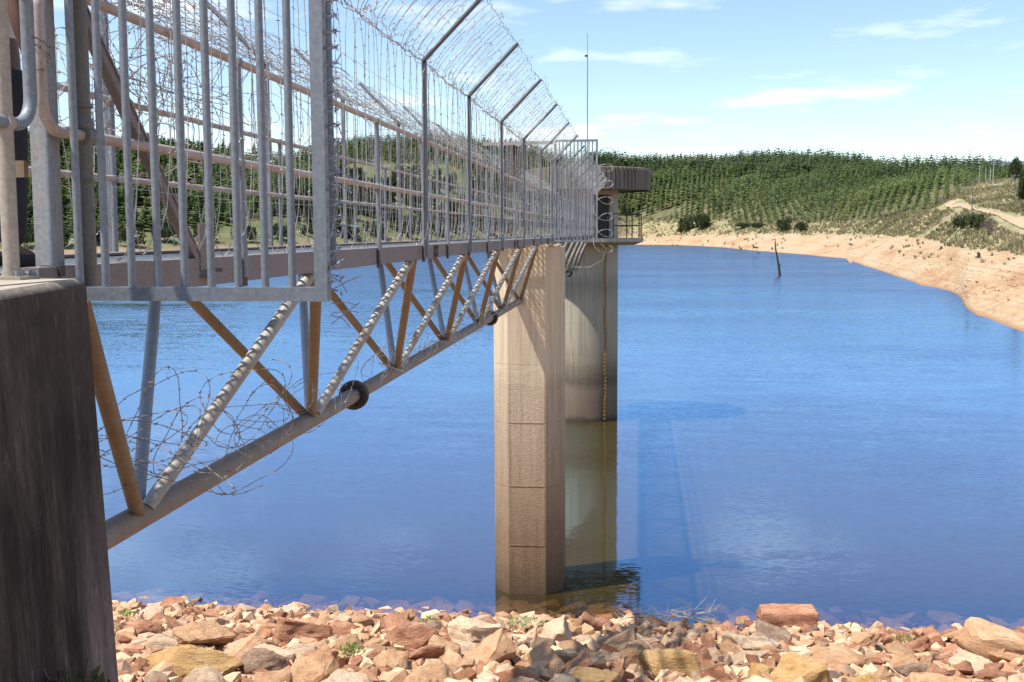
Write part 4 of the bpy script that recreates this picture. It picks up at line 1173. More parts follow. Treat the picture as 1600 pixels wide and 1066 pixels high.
HERO = [  # px, py, width px, colour, variant, squash, label
    (1231, 985, 90, 'red', 14, (.92, .6, .66), (0.03, .02, .08), 'large brick-shaped red-brown boulder at the edge of the water'),
    (1050, 1062, 130, 'ochre', 7, (1.1, .8, .8), (0.1, .15, .4), 'big ochre yellow boulder with pitted face at the bottom edge'),
    (742, 1010, 92, 'cream', 9, (1, .8, 1.0), None, 'rounded pale boulder half in shade below the pier'),
    (862, 962, 46, 'tan', 3, (1, .8, .9), None, 'upright tan boulder at the waterline below the pier'),
    (470, 1008, 108, 'red', 3, (1.1, .8, .75), None, 'wide flat-faced salmon red boulder left of centre'),
    (320, 1015, 112, 'tan', 4, (1.1, .8, .75), None, 'layered striped brown slab of rock beside the abutment'),
    (640, 1018, 92, 'red', 1, (1.1, .8, .8), None, 'rough dark red boulder left of the pale rounded boulder'),
    (410, 1056, 84, 'grey', 8, (1, .8, .9), None, 'grey pointed boulder at the bottom edge in shade'),
    (505, 1052, 76, 'red', 11, (1, .8, 1.0), None, 'brown ridged boulder with dappled shade at the bottom edge'),
    (1575, 1040, 150, 'tan', 6, (1.2, .9, .7), None, 'big layered orange-tan boulder at the right edge'),
    (225, 1000, 74, 'red', 12, (1, .8, .9), None, 'deep red boulder next to the abutment wall'),
    (300, 1058, 140, 'ochre', 1, (1.2, .8, .55), None, 'long ochre slab at the bottom left beside the abutment'),
    (430, 1042, 84, 'cream', 13, (1.1, .8, .7), None, 'cream striped boulder between the salmon and grey boulders'),
    (1310, 1050, 110, 'tan', 0, (1.2, .8, .6), None, 'broad tan boulder at the bottom edge right of centre'),
    (1490, 1022, 60, 'red', 2, (1.1, .8, .7), None, 'russet wedge-shaped rock left of the big layered boulder'),
    (1165, 1040, 74, 'cream', 4, (1.3, .8, .5), None, 'long pale slab among rocks right of the ochre boulder'),
]
placed = []
for (hx, hy, wpx, cname, var, sq, rot, lab) in HERO:
    p = at_dam(hx, hy); size = wpx * p.y / F * 1.12
    rock(p.x, p.y, size, cname, var, lab, None, sq, rot or (rng.uniform(-.25, .25), rng.uniform(-.25, .25), rng.uniform(-.5, .5)), .22, 'boulder')
    placed.append((p.x, p.y, size * .5)); placed.append((p.x * (1 - .9 / p.y), p.y - .9, size * .35))
# 300 largest loose rocks, each its own object
cand = []
tries = 0
ZONES = [('left of the pier', -99, -3.6), ('in front of the pier', -3.6, .2), ('right of the pier', .2, 99)]
while len(cand) < 300 and tries < 30000:
    tries += 1
    t = len(cand) / 300
    size = (1.30 - .78 * t ** .4) * rng.uniform(.8, 1.2)
    y = 12.2 + 17.6 * rng.random() ** .9
    x = rng.uniform(-.50 * y - .5, .37 * y + .6)
    if not (x > -2.0 - .15 * y and True) and x < -.47 * y: continue
    size *= (.6 + .4 * min(1, (29.5 - y) / 7)) if y < 29.5 else .6
    if y > DC + .1 - DK * x: continue
    if any((x - a) ** 2 + (y - b) ** 2 < (r_ * .8 + size * .30) ** 2 for a, b, r_ in placed): continue
    placed.append((x, y, size * .42)); cand.append((x, y, size))
ZX = [(-99, 420, 'beside the abutment'), (420, 770, 'between the abutment and the pier'), (770, 1000, 'in front of the pier and tower'), (1000, 1290, 'around the brick-shaped boulder'), (1290, 9999, 'towards the right edge')]
ZY = [(0, 972, 'at the waterline'), (972, 1015, 'on the middle of the bank'), (1015, 9999, 'low in the foreground')]
for (x, y, size) in cand:
    cname = rng.choices(['tan', 'cream', 'red', 'grey', 'ochre'], [.44, .25, .23, .06, .02])[0]
    u_, v_ = proj((x, y, float(dam_z(x, y))))
    zx = next(q[2] for q in ZX if q[0] <= u_ < q[1]); zy = next(q[2] for q in ZY if q[0] <= v_ < q[1])
    sq = (1.0, rng.uniform(.7, 1.1), rng.uniform(.6, 1.0))
    rock(x, y, size, cname, rng.randrange(14), '%s rock %s, %s' % (CN[cname], zy, zx), '%s rocks %s %s' % (CN[cname], zy, zx), sq)

# small stones between them and under the shallow water
def joined(templates, pos, scl, rotz, tilt=0.0, tint=None, squash=None):
    """many transformed copies of small triangle templates in one mesh"""
    Vs, Fs, Ts = [], [], []; base = 0
    which = NR.randint(0, len(templates), len(pos))
    for ti, (tv, tf) in enumerate(templates):
        sel = np.where(which == ti)[0]
        if not len(sel): continue
        c, s = np.cos(rotz[sel]), np.sin(rotz[sel])
        v = np.repeat(tv[None], len(sel), 0) * scl[sel][:, None, :] if scl.ndim == 2 else np.repeat(tv[None], len(sel), 0) * scl[sel][:, None, None]
        if tilt:
            tx = NR.uniform(-tilt, tilt, len(sel)); ty = NR.uniform(-tilt, tilt, len(sel))
            y0 = v[..., 1] * np.cos(tx)[:, None] - v[..., 2] * np.sin(tx)[:, None]; z0 = v[..., 1] * np.sin(tx)[:, None] + v[..., 2] * np.cos(tx)[:, None]
            x0 = v[..., 0] * np.cos(ty)[:, None] + z0 * np.sin(ty)[:, None]; z1 = -v[..., 0] * np.sin(ty)[:, None] + z0 * np.cos(ty)[:, None]
            v = np.stack([x0, y0, z1], -1)
        x = v[..., 0] * c[:, None] - v[..., 1] * s[:, None]; y = v[..., 0] * s[:, None] + v[..., 1] * c[:, None]
        v = np.stack([x, y, v[..., 2]], -1) + pos[sel][:, None, :]
        Vs.append(v.reshape(-1, 3))
        Fs.append((tf[None] + (np.arange(len(sel)) * len(tv))[:, None, None]).reshape(-1, 3) + base)
        tn = tint[sel] if tint is not None else NR.rand(len(sel))
        Ts.append(np.repeat(tn, len(tv))); base += len(sel) * len(tv)
    return np.concatenate(Vs), np.concatenate(Fs), np.concatenate(Ts)
def small_rock_tpl(seed):
    rr = random.Random(seed); bm = bmesh.new()
    for i in range(11):
        d = Vector([rr.gauss(0, 1) for _ in range(3)]).normalized(); m = max(abs(c) for c in d)
        d = (d * .5 + d / m * .5) * rr.uniform(.8, 1); bm.verts.new((d.x, d.y * .8, d.z * .6))
    bmesh.ops.convex_hull(bm, input=bm.verts)
    for v in [v for v in bm.verts if not v.link_faces]: bm.verts.remove(v)
    bm.verts.index_update(); bmesh.ops.triangulate(bm, faces=bm.faces); bm.verts.index_update()
    tv = np.array([v.co[:] for v in bm.verts]); tf = np.array([[v.index for v in f.verts] for f in bm.faces]); bm.free()
    return tv, tf
STPL = [small_rock_tpl(s) for s in range(40, 52)]
n = 7500
y = 9.0 + 24.5 * NR.rand(n); x = (-.52 + .92 * NR.rand(n)) * (y + 2)
sz = .06 + .22 * NR.rand(n) ** 1.6
sz = np.where(y > 27.5, sz * 1.15, sz)
pos = np.stack([x, y, dam_zn(x, y) + sz * .25], -1)
V, Fc, T = joined(STPL, pos, np.stack([sz, sz * NR.uniform(.7, 1.1, n), sz * NR.uniform(.7, 1.2, n)], -1), NR.rand(n) * 6.28, .5)
tag(np_mesh('small_stones', V, Fc, M['stones'], attr={'tint': T}), 'small stones filling the gaps between the riprap rocks', 'stones', None, 'stuff')
n = 260
y = DC - .3 + 2.6 * NR.rand(n) ** 1.5; x = (-.5 + .9 * NR.rand(n)) * (y + 2); y = y - DK * x
sz = .22 + .36 * NR.rand(n)
pos = np.stack([x, y, -.42 * sz + NR.uniform(-.05, .045, n) - .07 * np.maximum(y + DK * x - DC, 0)], -1)
V, Fc, T = joined(STPL, pos, np.stack([sz * 1.2, sz, sz * .75], -1), NR.rand(n) * 6.28, .3, tint=.45 + .4 * NR.rand(n))
tag(np_mesh('underwater_stones', V, Fc, M['stones'], attr={'tint': T}), 'pale stones showing through the shallow water at the edge', 'stones', None, 'stuff')

# ------------------------------------------------------------------ driftwood and weeds on the bank
def branch(mb, p, d, L, r, depth, rr):
    pts = [Vector(p)]; rad = [r]; d = Vector(d).normalized()
    for i in range(4):
        d = (d + Vector([rr.gauss(0, .22) for _ in range(3)])).normalized(); pts.append(pts[-1] + d * L / 4); rad.append(r * (1 - .2 * (i + 1)))
    mb.path(pts, rad, 5)
    if depth:
        for i in (1, 2, 3):
            if rr.random() < .8:
                dd = (d + Vector([rr.gauss(0, .7) for _ in range(3)])).normalized(); branch(mb, pts[i], dd, L * .55, r * .55, depth - 1, rr)
def driftwood(px_, py_, label, n, L, r, seed, up_=.25, spread=.4):
    p = at_dam(px_, py_); rr = random.Random(seed)
    root = empty('driftwood', p, label, 'driftwood')
    for i in range(n):
        b_ = MB(); o = p + Vector((rr.uniform(-spread, spread), rr.uniform(-.3, .3), .22 + rr.uniform(0, .12)))
        branch(b_, o, (rr.choice((-1, 1)) * rr.uniform(.5, 1), rr.uniform(-.4, .4), rr.uniform(-.05, up_)), L * rr.uniform(.6, 1.1), r * rr.uniform(.6, 1.2), 1, rr)
        b_.build('branch', M['driftwood'], root)
driftwood(1045, 980, 'tangle of dry grey driftwood twigs on the rocks near the waterline', 16, .8, .02, 3, .08, .9)
driftwood(830, 962, 'short bleached driftwood log beside the upright boulder', 2, .62, .055, 8, .5, .1)
driftwood(1100, 968, 'forked pale branch standing up at the waterline', 1, .6, .022, 12, 1.6, .02)
driftwood(1245, 1035, 'thin dry stick leaning among rocks at the bottom right', 1, .7, .016, 15, 1.2, .02)
def leaf_clump(mb, c, rx, rz, n, ls, seed, upb=.4):
    rr = random.Random(seed)
    for i in range(n):
        d = Vector([rr.gauss(0, 1) for _ in range(3)]).normalized(); d.z = abs(d.z)
        k = rr.random() ** .4
        p = Vector(c) + Vector((d.x * rx * k, d.y * rx * k, d.z * rz * k))
        a = (d + Vector((rr.gauss(0, .5), rr.gauss(0, .5), upb))).normalized(); b = a.orthogonal().normalized(); b.rotate(Matrix.Rotation(rr.random() * 6.28, 3, a))
        l = ls * rr.uniform(.6, 1.3); w = l * .3; c_ = a.cross(b)
        mb.add([p, p + a * l * .5 + b * w, p + a * l + c_ * .2 * l, p + a * l * .5 - b * w], [(0, 1, 2, 3)])
def weed(px_, py_, label, rx, rz, n, ls, seed, mt='lime_weed', grp=None):
    p = at_dam(px_, py_); root = empty('weed', p, label, 'plant', grp)
    b_ = MB(); leaf_clump(b_, p + Vector((0, 0, .18)), rx, rz, n, ls, seed); b_.build('foliage', M[mt], root, smooth=0)
    s_ = MB()
    for k in range(4):
        a = k * 1.6 + seed; s_.tube(p, p + Vector((math.cos(a) * rx * .5, math.sin(a) * rx * .5, .18 + rz * .6)), .006, 5, .003)
    s_.build('stem', M[mt], root)
weed(548, 1040, 'bright green weed clump between boulders at the lower left', .24, .16, 260, .045, 1)
weed(812, 990, 'low lime green weed patch on the rocks below the pier', .5, .14, 300, .045, 2)
weed(855, 996, 'dark green weed tuft beside the lime patch below the pier', .24, .16, 160, .045, 3, 'weed')
weed(1415, 1018, 'yellow-green weed patch among rocks on the right', .32, .12, 220, .04, 4)
weed(672, 985, 'small lime weed tuft among rocks left of the pale boulder', .18, .12, 70, .06, 5)
weed(196, 975, 'small green weed tuft touching the abutment wall', .18, .12, 70, .07, 6)

# leafy shrub in the corner close to the viewer
p = Vector((-1.80, 3.45, 8.13)); root = empty('leafy_shrub', p, 'dark leafy shrub at the bottom left corner in front of the abutment', 'shrub')
b_ = MB()
for k in range(13):
    leaf_clump(b_, p + Vector((rng.uniform(-.42, .1), rng.uniform(-.15, .15), rng.uniform(.1, .36))), .14, .12, 60, .055, 80 + k)
leaf_clump(b_, p + Vector((-.36, .05, .5)), .1, .13, 60, .05, 77)
b_.build('foliage', M['bush'], root, smooth=0)
s_ = MB()
for k in range(7): s_.tube(p + Vector((rng.uniform(-.2, .05), 0, -.1)), p + Vector((rng.uniform(-.45, .1), rng.uniform(-.1, .1), .45)), .006, 5, .003)
s_.build('stem', M['bark'], root)

# ------------------------------------------------------------------ forest
def pine_tpl(seed, layers, spikes, full=1.0, ex=.75):
    """crown of a unit-height pine: whorls of upturned flat sprays, no trunk"""
    rr = random.Random(seed); V = []; Fc = []
    for l in range(layers):
        t = l / (layers - 1)
        z = .10 + .86 * t
        rad = full * (.205 * (1 - t) ** ex + .012) * rr.uniform(.75, 1.15)
        if t < .12: rad *= .75
        for k in range(spikes):
            a = 2 * math.pi * (k + rr.random() * .8) / spikes + l * .7
            R_ = rad * rr.uniform(.7, 1.2); w = R_ * .42 + .012
            dz = rr.uniform(-.03, .05) + .05 * t; ca, sa = math.cos(a), math.sin(a)
            i = len(V)
            V += [(0, 0, z + .05), (ca * R_ * .6 - sa * w, sa * R_ * .6 + ca * w, z + dz * .5 - .012), (ca * R_, sa * R_, z + dz), (ca * R_ * .6 + sa * w, sa * R_ * .6 - ca * w, z + dz * .5 - .012)]
            Fc += [(i, i + 1, i + 2), (i, i + 2, i + 3)]
    i = len(V); V += [(-.012, 0, .93), (.012, 0, .93), (0, .004, 1.0)]; Fc += [(i, i + 1, i + 2)]
    return np.array(V), np.array(Fc)
FAR = [pine_tpl(s, 9, 5, .85 + .06 * s, .95 - .07 * s) for s in range(8)]
NEARP = [pine_tpl(s + 20, 17, 8, .95) for s in range(5)]
# candidate grid: planting rows run up the slope
pts = []
def forest_block(x0, x1, Y0, Y1, rowsp, alongsp, ang, seed):
    r0 = np.random.RandomState(seed)
    ca, sa = math.cos(ang), math.sin(ang)
    L = max(abs(x1 - x0), Y1 - Y0) * 1.2
    u = np.arange(-L, L, rowsp); v = np.arange(-L, L, alongsp)
    U, Vv = np.meshgrid(u, v); U = U + r0.uniform(-.5, .5, U.shape); Vv = Vv + r0.uniform(-.9, .9, U.shape)
    X = (x0 + x1) / 2 + U * ca - Vv * sa; Y = (Y0 + Y1) / 2 + U * sa + Vv * ca
    k = (X > x0) & (X < x1) & (Y > Y0) & (Y < Y1)
    return X[k], Y[k]
blocks = [forest_block(-60, 330, 860, 1240, 5.2, 6.4, .8, 5), forest_block(-420, -145, 400, 720, 4.2, 5.6, .25, 1), forest_block(-330, -40, 560, 1150, 5.0, 7.5, .1, 2),
          forest_block(-60, 330, 690, 1240, 4.4, 7.8, -.05, 3), forest_block(40, 330, 380, 700, 4.0, 6.2, -.25, 4)]
X = np.concatenate([b[0] for b in blocks]); Y = np.concatenate([b[1] for b in blocks])
Z, (aa, Ykk) = terrain_z(X, Y)
pxx, pyy = nproj(np.stack([X, Y, Z], -1))
crest = Ykk[6]
line = np.interp(pxx, TLX, TLY) + 3.0 * fbm(X / 25, Y / 25, 31)
keep = (pyy < line) & (Y < crest * 1.06) & (pxx > -260) & (pxx < 1760)
nb_ = len(blocks[0][0]); extra = np.zeros(len(X), bool); extra[:nb_] = True
keep &= (~extra) | (Y > crest * (.90 + .06 * fbm(X / 30, Y / 30, 37)))
gap = fbm(X / 45, Y / 45, 41) + .6 * fbm(X / 12, Y / 12, 43)
keep &= gap > -.42
# young bare strips on the right slope thin out towards the shore
X, Y, Z, pxx, pyy, gap, crest = [q[keep] for q in (X, Y, Z, pxx, pyy, gap, crest)]
near_crest = np.clip((Y - crest * .9) / (crest * .1), 0, 1)
ht = 8.0 + 5.0 * NR.rand(len(X)) + 3.5 * fbm(X / 40, Y / 40, 51) + near_crest * 4.5 * NR.rand(len(X))
ht *= np.where(pxx < 420, 1.1, np.where(pxx > 900, np.clip(1.1 * Y / 950, .5, 1.2), 1.0))
ht *= np.clip(.62 + (np.interp(pxx, TLX, TLY) - pyy) / 40, .62, 1.0)
sizepx = ht / Y
vis = (pxx > 0) & (pxx < 1600)
order = np.argsort(-np.where(vis, sizepx, 0))
single = order[:300]; rest = order[300:]
tint = np.clip(.45 + .5 * fbm(X / 70, Y / 70, 61) + .6 * (NR.rand(len(X)) - .5) - .25 * near_crest, 0, 1)
tint = np.where((pxx < 430) | ((pxx > 1300) & (Y < 700)), np.clip(tint + .25, 0, 1), tint)
P = np.stack([X, Y, Z - .3], -1)
wd = np.where(pxx < 900, NR.uniform(1.1, 1.6, len(ht)), NR.uniform(.8, 1.35, len(ht))); scl = np.stack([ht * wd, ht * wd, ht], -1)
V, Fc, T = joined(FAR, P[rest], scl[rest], NR.rand(len(rest)) * 6.28, .07, tint[rest])
T = np.clip(T + .0, 0, 1)
tag(np_mesh('plantation_forest', V, Fc, M['pine_stuff'], attr={'tint': T}), 'pine plantation covering the far hillsides', 'forest', None, 'stuff')
# trunks of the forest mass
tv = np.array([(-.012, -.007, -.02), (.012, -.007, -.02), (0, .014, -.02), (-.006, -.004, .5), (.006, -.004, .5), (0, .007, .5)])
tf = np.array([(0, 1, 4), (0, 4, 3), (1, 2, 5), (1, 5, 4), (2, 0, 3), (2, 3, 5)])
V, Fc, T = joined([(tv, tf)], P[rest], scl[rest], NR.rand(len(rest)) * 6.28)
tag(np_mesh('plantation_trunks', V, Fc, M['bark']), 'trunks of the far pine plantation', 'tree trunks', None, 'stuff')
def tri_mesh(name, tv, tf, mt):
    me = bpy.data.meshes.new(name); me.from_pydata([tuple(v) for v in tv], [], [tuple(int(i) for i in f) for f in tf]); me.materials.append(mt); return me
crown_b = [tri_mesh('crown', *t, M['pine_bright']) for t in NEARP]
crown_d = [tri_mesh('crown', *t, M['pine']) for t in NEARP]
tb = MB(); tb.path([(0, 0, -.03), (.004, 0, .3), (0, .003, .6), (0, 0, .95)], [.016, .012, .008, .002], 6)
trunk_me = bpy.data.meshes.new('trunk'); trunk_me.from_pydata(tb.v, [], tb.f); trunk_me.materials.append(M['bark'])
for j, i in enumerate(single):
    left = pxx[i] < 900
    if left:
        zx = next(q[1] for q in ((100, 'left of the gate column'), (210, 'behind the left bars of the near panel'), (300, 'behind the middle bars of the near panel'), (400, 'behind the right bars of the near panel'), (9999, 'right of the near panel')) if pxx[i] < q[0])
        zy = 'front row' if pyy[i] > 345 else ('middle rows' if pyy[i] > 310 else 'upper slope')
        lab, grp = 'left bank pine, %s, %s' % (zy, zx), 'left bank pines %s %s' % (zy, zx)
    elif pxx[i] < 1400: lab, grp = 'plantation pine at the lower edge of the forest on the far shore', 'pines along the far forest edge'
    else: lab, grp = 'plantation pine beside the dirt road on the right bank', 'pines near the dirt road'
    o = bpy.data.objects.new('pine_tree', None); col.objects.link(o); tag(o, lab, 'tree', grp)
    o.location = (X[i], Y[i], Z[i] - .2); o.scale = tuple(scl[i]); o.rotation_euler = (0, 0, rng.random() * 6.28)
    cme = (crown_b if rng.random() < (.75 if left else .45) else crown_d)[rng.randrange(5)]
    c = bpy.data.objects.new('crown', cme); col.objects.link(c); c.parent = o
    t = bpy.data.objects.new('trunk', trunk_me); col.objects.link(t); t.parent = o

# ------------------------------------------------------------------ bushes, grass, road, poles on the far shore
def ground_at(x, y, lo=90, hi=1300):
    """first terrain point along the ray through pixel x, y"""
    d = ray(x, y); d = d / d.y
    Ys = np.linspace(lo, hi, 2400)
    Xs = d.x * Ys; Zs = H + d.z * Ys
    tz_, _ = terrain_z(Xs, Ys)
    hit = np.where(tz_ >= Zs)[0]
    k = hit[0] if len(hit) else len(Ys) - 1
    return Vector((Xs[k], Ys[k], tz_[k]))
def bush_me(seed, mt, n=900, leaf=.17):
    mb = MB(); rr = random.Random(seed)
    for k in range(9):
        a = rr.random() * 6.28; q = rr.random() ** .5 * .6
        leaf_clump(mb, (math.cos(a) * q, math.sin(a) * q, rr.uniform(.05, .5)), .38, .36, n // 9, leaf, seed * 50 + k, .2)
    me = bpy.data.meshes.new('foliage'); me.from_pydata(mb.v, [], mb.f); me.materials.append(mt); return me
BUSH = [bush_me(s, M['bush']) for s in range(4)]
BARE = bush_me(9, M['bare_bush'], 700, .07)
stem_mb = MB()
for k in range(5): stem_mb.tube((0, 0, -.05), (math.cos(k * 1.3) * .4, math.sin(k * 1.3) * .4, .6), .03, 5, .012)
stem_me = bpy.data.meshes.new('stem'); stem_me.from_pydata(stem_mb.v, [], stem_mb.f); stem_me.materials.append(M['bark'])
def bush(x, y, wpx, hpx, label, me=None, grp=None, seed=0):
    p = ground_at(x, y)
    o = bpy.data.objects.new('bush', None); col.objects.link(o); tag(o, label, 'bush', grp)
    o.location = p; w = wpx * p.y / F / 1.9; h = hpx * p.y / F / .85
    o.scale = (w, w, h); o.rotation_euler = (0, 0, seed * 1.1)
    c = bpy.data.objects.new('foliage', me or BUSH[seed % 4]); col.objects.link(c); c.parent = o
    c = bpy.data.objects.new('stem', stem_me); col.objects.link(c); c.parent = o
bush(1074, 361, 36, 24, 'dark rounded bush on the far sand right of the tower', seed=1)
bush(1098, 359, 32, 26, 'dark bush joined to the right of another on the far sand', seed=2)
bush(1064, 365, 14, 10, 'small low bush at the foot of the far dark bushes', seed=3)
bush(1160, 357, 36, 9, 'long low green bush left of the leaning dead trunk', seed=0)
bush(1185, 357, 26, 9, 'low green bush just left of the scrub above the dead trunk', seed=2)
bush(1226, 362, 30, 22, 'green bush above the beach right of the dead trunk', seed=1)
bush(1252, 363, 24, 16, 'smaller olive bush right of the green beach bush', seed=3)
bush(1546, 369, 34, 30, 'bare purple-brown bush below the dirt road', BARE, seed=4)
bush(1528, 360, 30, 26, 'green bush between the near pole and the bare bush', seed=2)
bush(1502, 358, 30, 20, 'olive shrub left of the near utility pole', seed=1)
bush(1597, 330, 18, 60, 'tall green bush at the right edge above the road', seed=0)
bush(1586, 283, 22, 34, 'dark rounded tree on the right skyline', seed=3)
for k, (bx, by) in enumerate(((40, 388), (95, 385), (150, 382), (205, 385), (260, 380), (320, 378), (380, 378), (440, 376), (500, 374), (548, 372), (590, 370), (640, 372), (690, 368), (730, 366))):
    bush(bx, by, 52 - k * 1.5, 34 - k, 'dull green shrub low on the left bank, %s' % ('left of the gate column', 'just right of the gate column', 'behind the second and third panel bars', 'behind the fourth panel bar', 'behind the diagonal brace foot', 'right of the brace foot', 'behind the seventh panel bar', 'behind the eighth panel bar', 'behind the outer panel post', 'just right of the outer panel post', 'behind the first open rail post', 'right of the first open rail post', 'right of the nearest tall post', 'by the second tall post')[k], grp='shrubs low on the left bank', seed=k)

for k in range(150):
    bx = rng.uniform(455, 870); by = 276 + 92 * rng.random() ** .7
    bush(bx, by, rng.uniform(14, 42), rng.uniform(12, 30), 'green shrub %s on the slope, seen %s' % (('high', 'halfway', 'low')[0 if by < 310 else (1 if by < 342 else 2)], next(q[1] for q in ((590, 'left of the first open rail post'), (662, 'left of the nearest tall post'), (731, 'between the two nearest tall posts'), (785, 'between the second and third tall posts'), (9999, 'beyond the third tall post')) if bx < q[0])), grp='shrubs on the slope behind the bridge', seed=k)

# grass tufts
def tuft_tpl(seed, n=9):
    rr = random.Random(seed); V = []; Fc = []
    for k in range(n):
        a = rr.random() * 6.28; q = rr.random() * .35; l = rr.uniform(.6, 1.0); lean = rr.uniform(.1, .6); w = .12
        bx, by = math.cos(a) * q, math.sin(a) * q; ca, sa = math.cos(a), math.sin(a); i = len(V)
        V += [(bx - sa * w, by + ca * w, -.05), (bx + sa * w, by - ca * w, -.05), (bx + ca * lean, by + sa * lean, l), (bx + ca * lean * .5 - sa * w, by + sa * lean * .5 + ca * w, l * .6)]
        Fc += [(i, i + 1, i + 2), (i, i + 2, i + 3)]
    return np.array(V), np.array(Fc)
TT = [tuft_tpl(s) for s in range(6)]
def grass_region(n, x0, x1, Y0, Y1, s0, s1, ymax=None):
    Xr = NR.uniform(x0, x1, n); Yr = NR.uniform(Y0, Y1, n)
    Zr, (a_, Yq) = terrain_z(Xr, Yr); q, w = nproj(np.stack([Xr, Yr, Zr], -1))
    bt = (Yr - Yq[3] + fbm(Xr / 9, Yr / 22, 5) * 12)
    k = ((bt > -2) | ((bt > -.16 * Yq[3]) & (NR.rand(n) < .10) & (fbm(Xr / 8, Yr / 8, 91) > .12))) & (w > np.interp(q, TLX, TLY) - 8) & (q > 960) & (q < 1760)
    k &= fbm(Xr / 10, Yr / 10, 71) > -.35
    s = NR.uniform(s0, s1, n)
    return Xr[k], Yr[k], Zr[k], s[k]
GR = [grass_region(26000, 40, 170, 180, 460, .5, 1.15), grass_region(22000, -30, 230, 440, 1000, .8, 1.7)]
Xr, Yr, Zr, sr = [np.concatenate(q) for q in zip(*GR)]
# keep clear of the road
ROADPX = [(1482, 318), (1496, 321), (1512, 325), (1530, 328), (1550, 333), (1570, 339), (1590, 347), (1612, 357), (1640, 370)]
RP = [ground_at(x_, y_, 150, 900) for x_, y_ in ROADPX]
rx = np.array([p.x for p in RP]); ry = np.array([p.y for p in RP])
ok = np.ones(len(Xr), bool)
for i in range(len(RP) - 1):
    for t in np.linspace(0, 1, 12):
        ok &= (Xr - (rx[i] + (rx[i + 1] - rx[i]) * t)) ** 2 + (Yr - (ry[i] + (ry[i + 1] - ry[i]) * t)) ** 2 > 3.4 ** 2
Xr, Yr, Zr, sr = Xr[ok], Yr[ok], Zr[ok], sr[ok]
tn = np.clip(.55 + .7 * fbm(Xr / 18, Yr / 18, 81) + .4 * (NR.rand(len(Xr)) - .5), 0, 1)
V, Fc, T = joined(TT, np.stack([Xr, Yr, Zr], -1), np.stack([sr * 1.1, sr * 1.1, sr], -1), NR.rand(len(Xr)) * 6.28, .1, tn)
tag(np_mesh('dry_grass', V, Fc, M['grass'], attr={'tint': T}), 'dry tussock grass above the far beach', 'grass', None, 'stuff')

# dirt road draped on the slope
M['road'] = simple_mat('pale_dirt', [(0.30, 0.215, 0.125), (0.37, 0.275, 0.165), (0.40, 0.31, 0.20)], .4, .95)
pl_ = []
for i in range(len(RP) - 1):
    for t in np.linspace(0, 1, 8, endpoint=False): pl_.append(RP[i].lerp(RP[i + 1], t))
pl_.append(RP[-1])
RV = []; RF = []
for i, p in enumerate(pl_):
    d = (pl_[min(i + 2, len(pl_) - 1)] - pl_[max(i - 2, 0)]); d.z = 0; d.normalize(); nrm = Vector((-d.y, d.x, 0))
    for k in range(5):
        q = p + nrm * (-1.4 + .7 * k)
        zt, _ = terrain_z(np.array([q.x]), np.array([q.y])); RV.append((q.x, q.y, float(zt[0]) + .22))
    if i:
        b = 5 * (i - 1); RF += [(b + k, b + k + 1, b + k + 6, b + k + 5) for k in range(4)]
ro = MB(); ro.add(RV, RF); ro.build('dirt_road', M['road'], kind='structure', label='pale dirt road climbing the right bank')
RP2 = [ground_at(x_, y_, 250, 1200) for x_, y_ in ((1520, 287), (1530, 287.5), (1542, 288), (1552, 289))]

# utility poles and wires
def pole(x, ybot, ytop, label, mt, grp, r=.13, arm=True):
    p = ground_at(x, ybot); h = (ybot - ytop) * p.y / F
    root = empty('utility_pole', p, label, 'pole', grp)
    b_ = MB(); b_.tube(p - Vector((0, 0, .4)), p + Vector((0, 0, h)), r, 8, r * .7); b_.build('shaft', mt, root)
    if arm:
        b_ = MB(); b_.box(p + Vector((0, 0, h - .35)), (1.9, .1, .12)); ao = b_.build('crossarm', mt, root, smooth=0)
        b_ = MB()
        for k in (-.85, 0, .85): b_.tube(p + Vector((k, 0, h - .3)), p + Vector((k, 0, h - .08)), .05, 6)
        b_.build('insulator', M['pale_pole'], ao)
    return p + Vector((0, 0, h - .1))
g_ = 'utility poles on the right bank'
w1 = pole(1518, 343, 281, 'dark timber pole standing below the bend of the dirt road', M['pole'], g_, .15)
w2 = pole(1584, 331, 276, 'timber pole on the slope above the dirt road at the right', M['pole'], g_, .14)
for k, (x_, yb_, yt_) in enumerate(((1530, 285, 260), (1540, 285, 264), (1547, 286, 264), (1551.5, 290, 258))):
    w = pole(x_, yb_, yt_, ['thin pale pole, leftmost of the four on the far rise', 'thin pale pole, second from left on the far rise', 'thin pale pole, third from left on the far rise', 'thin pale pole, rightmost and tallest of the four on the far rise'][k], M['pale_pole'], g_, .16, k in (0, 3))
w3 = pole(1027.5, 266, 246, 'lone pale pole in the forest right of the tower roof', M['pale_pole'], g_, .2)
pw = empty('power_line', (w1.x, w1.y, w1.z), 'thin power line strung across the forest to the right bank', 'power line')
e2 = PY(1330, 254, 700)
for a_, b_, in ((w3, PY(1345, 259, 900)), (w1, w2)):
    b_ = Vector(b_); q = MB()
    q.path([a_.lerp(b_, t) - Vector((0, 0, 4 * t * (1 - t) * 2.0)) for t in np.linspace(0, 1, 17)], .035, 4)
    q.build('conductor', M['pale_pole'], pw)

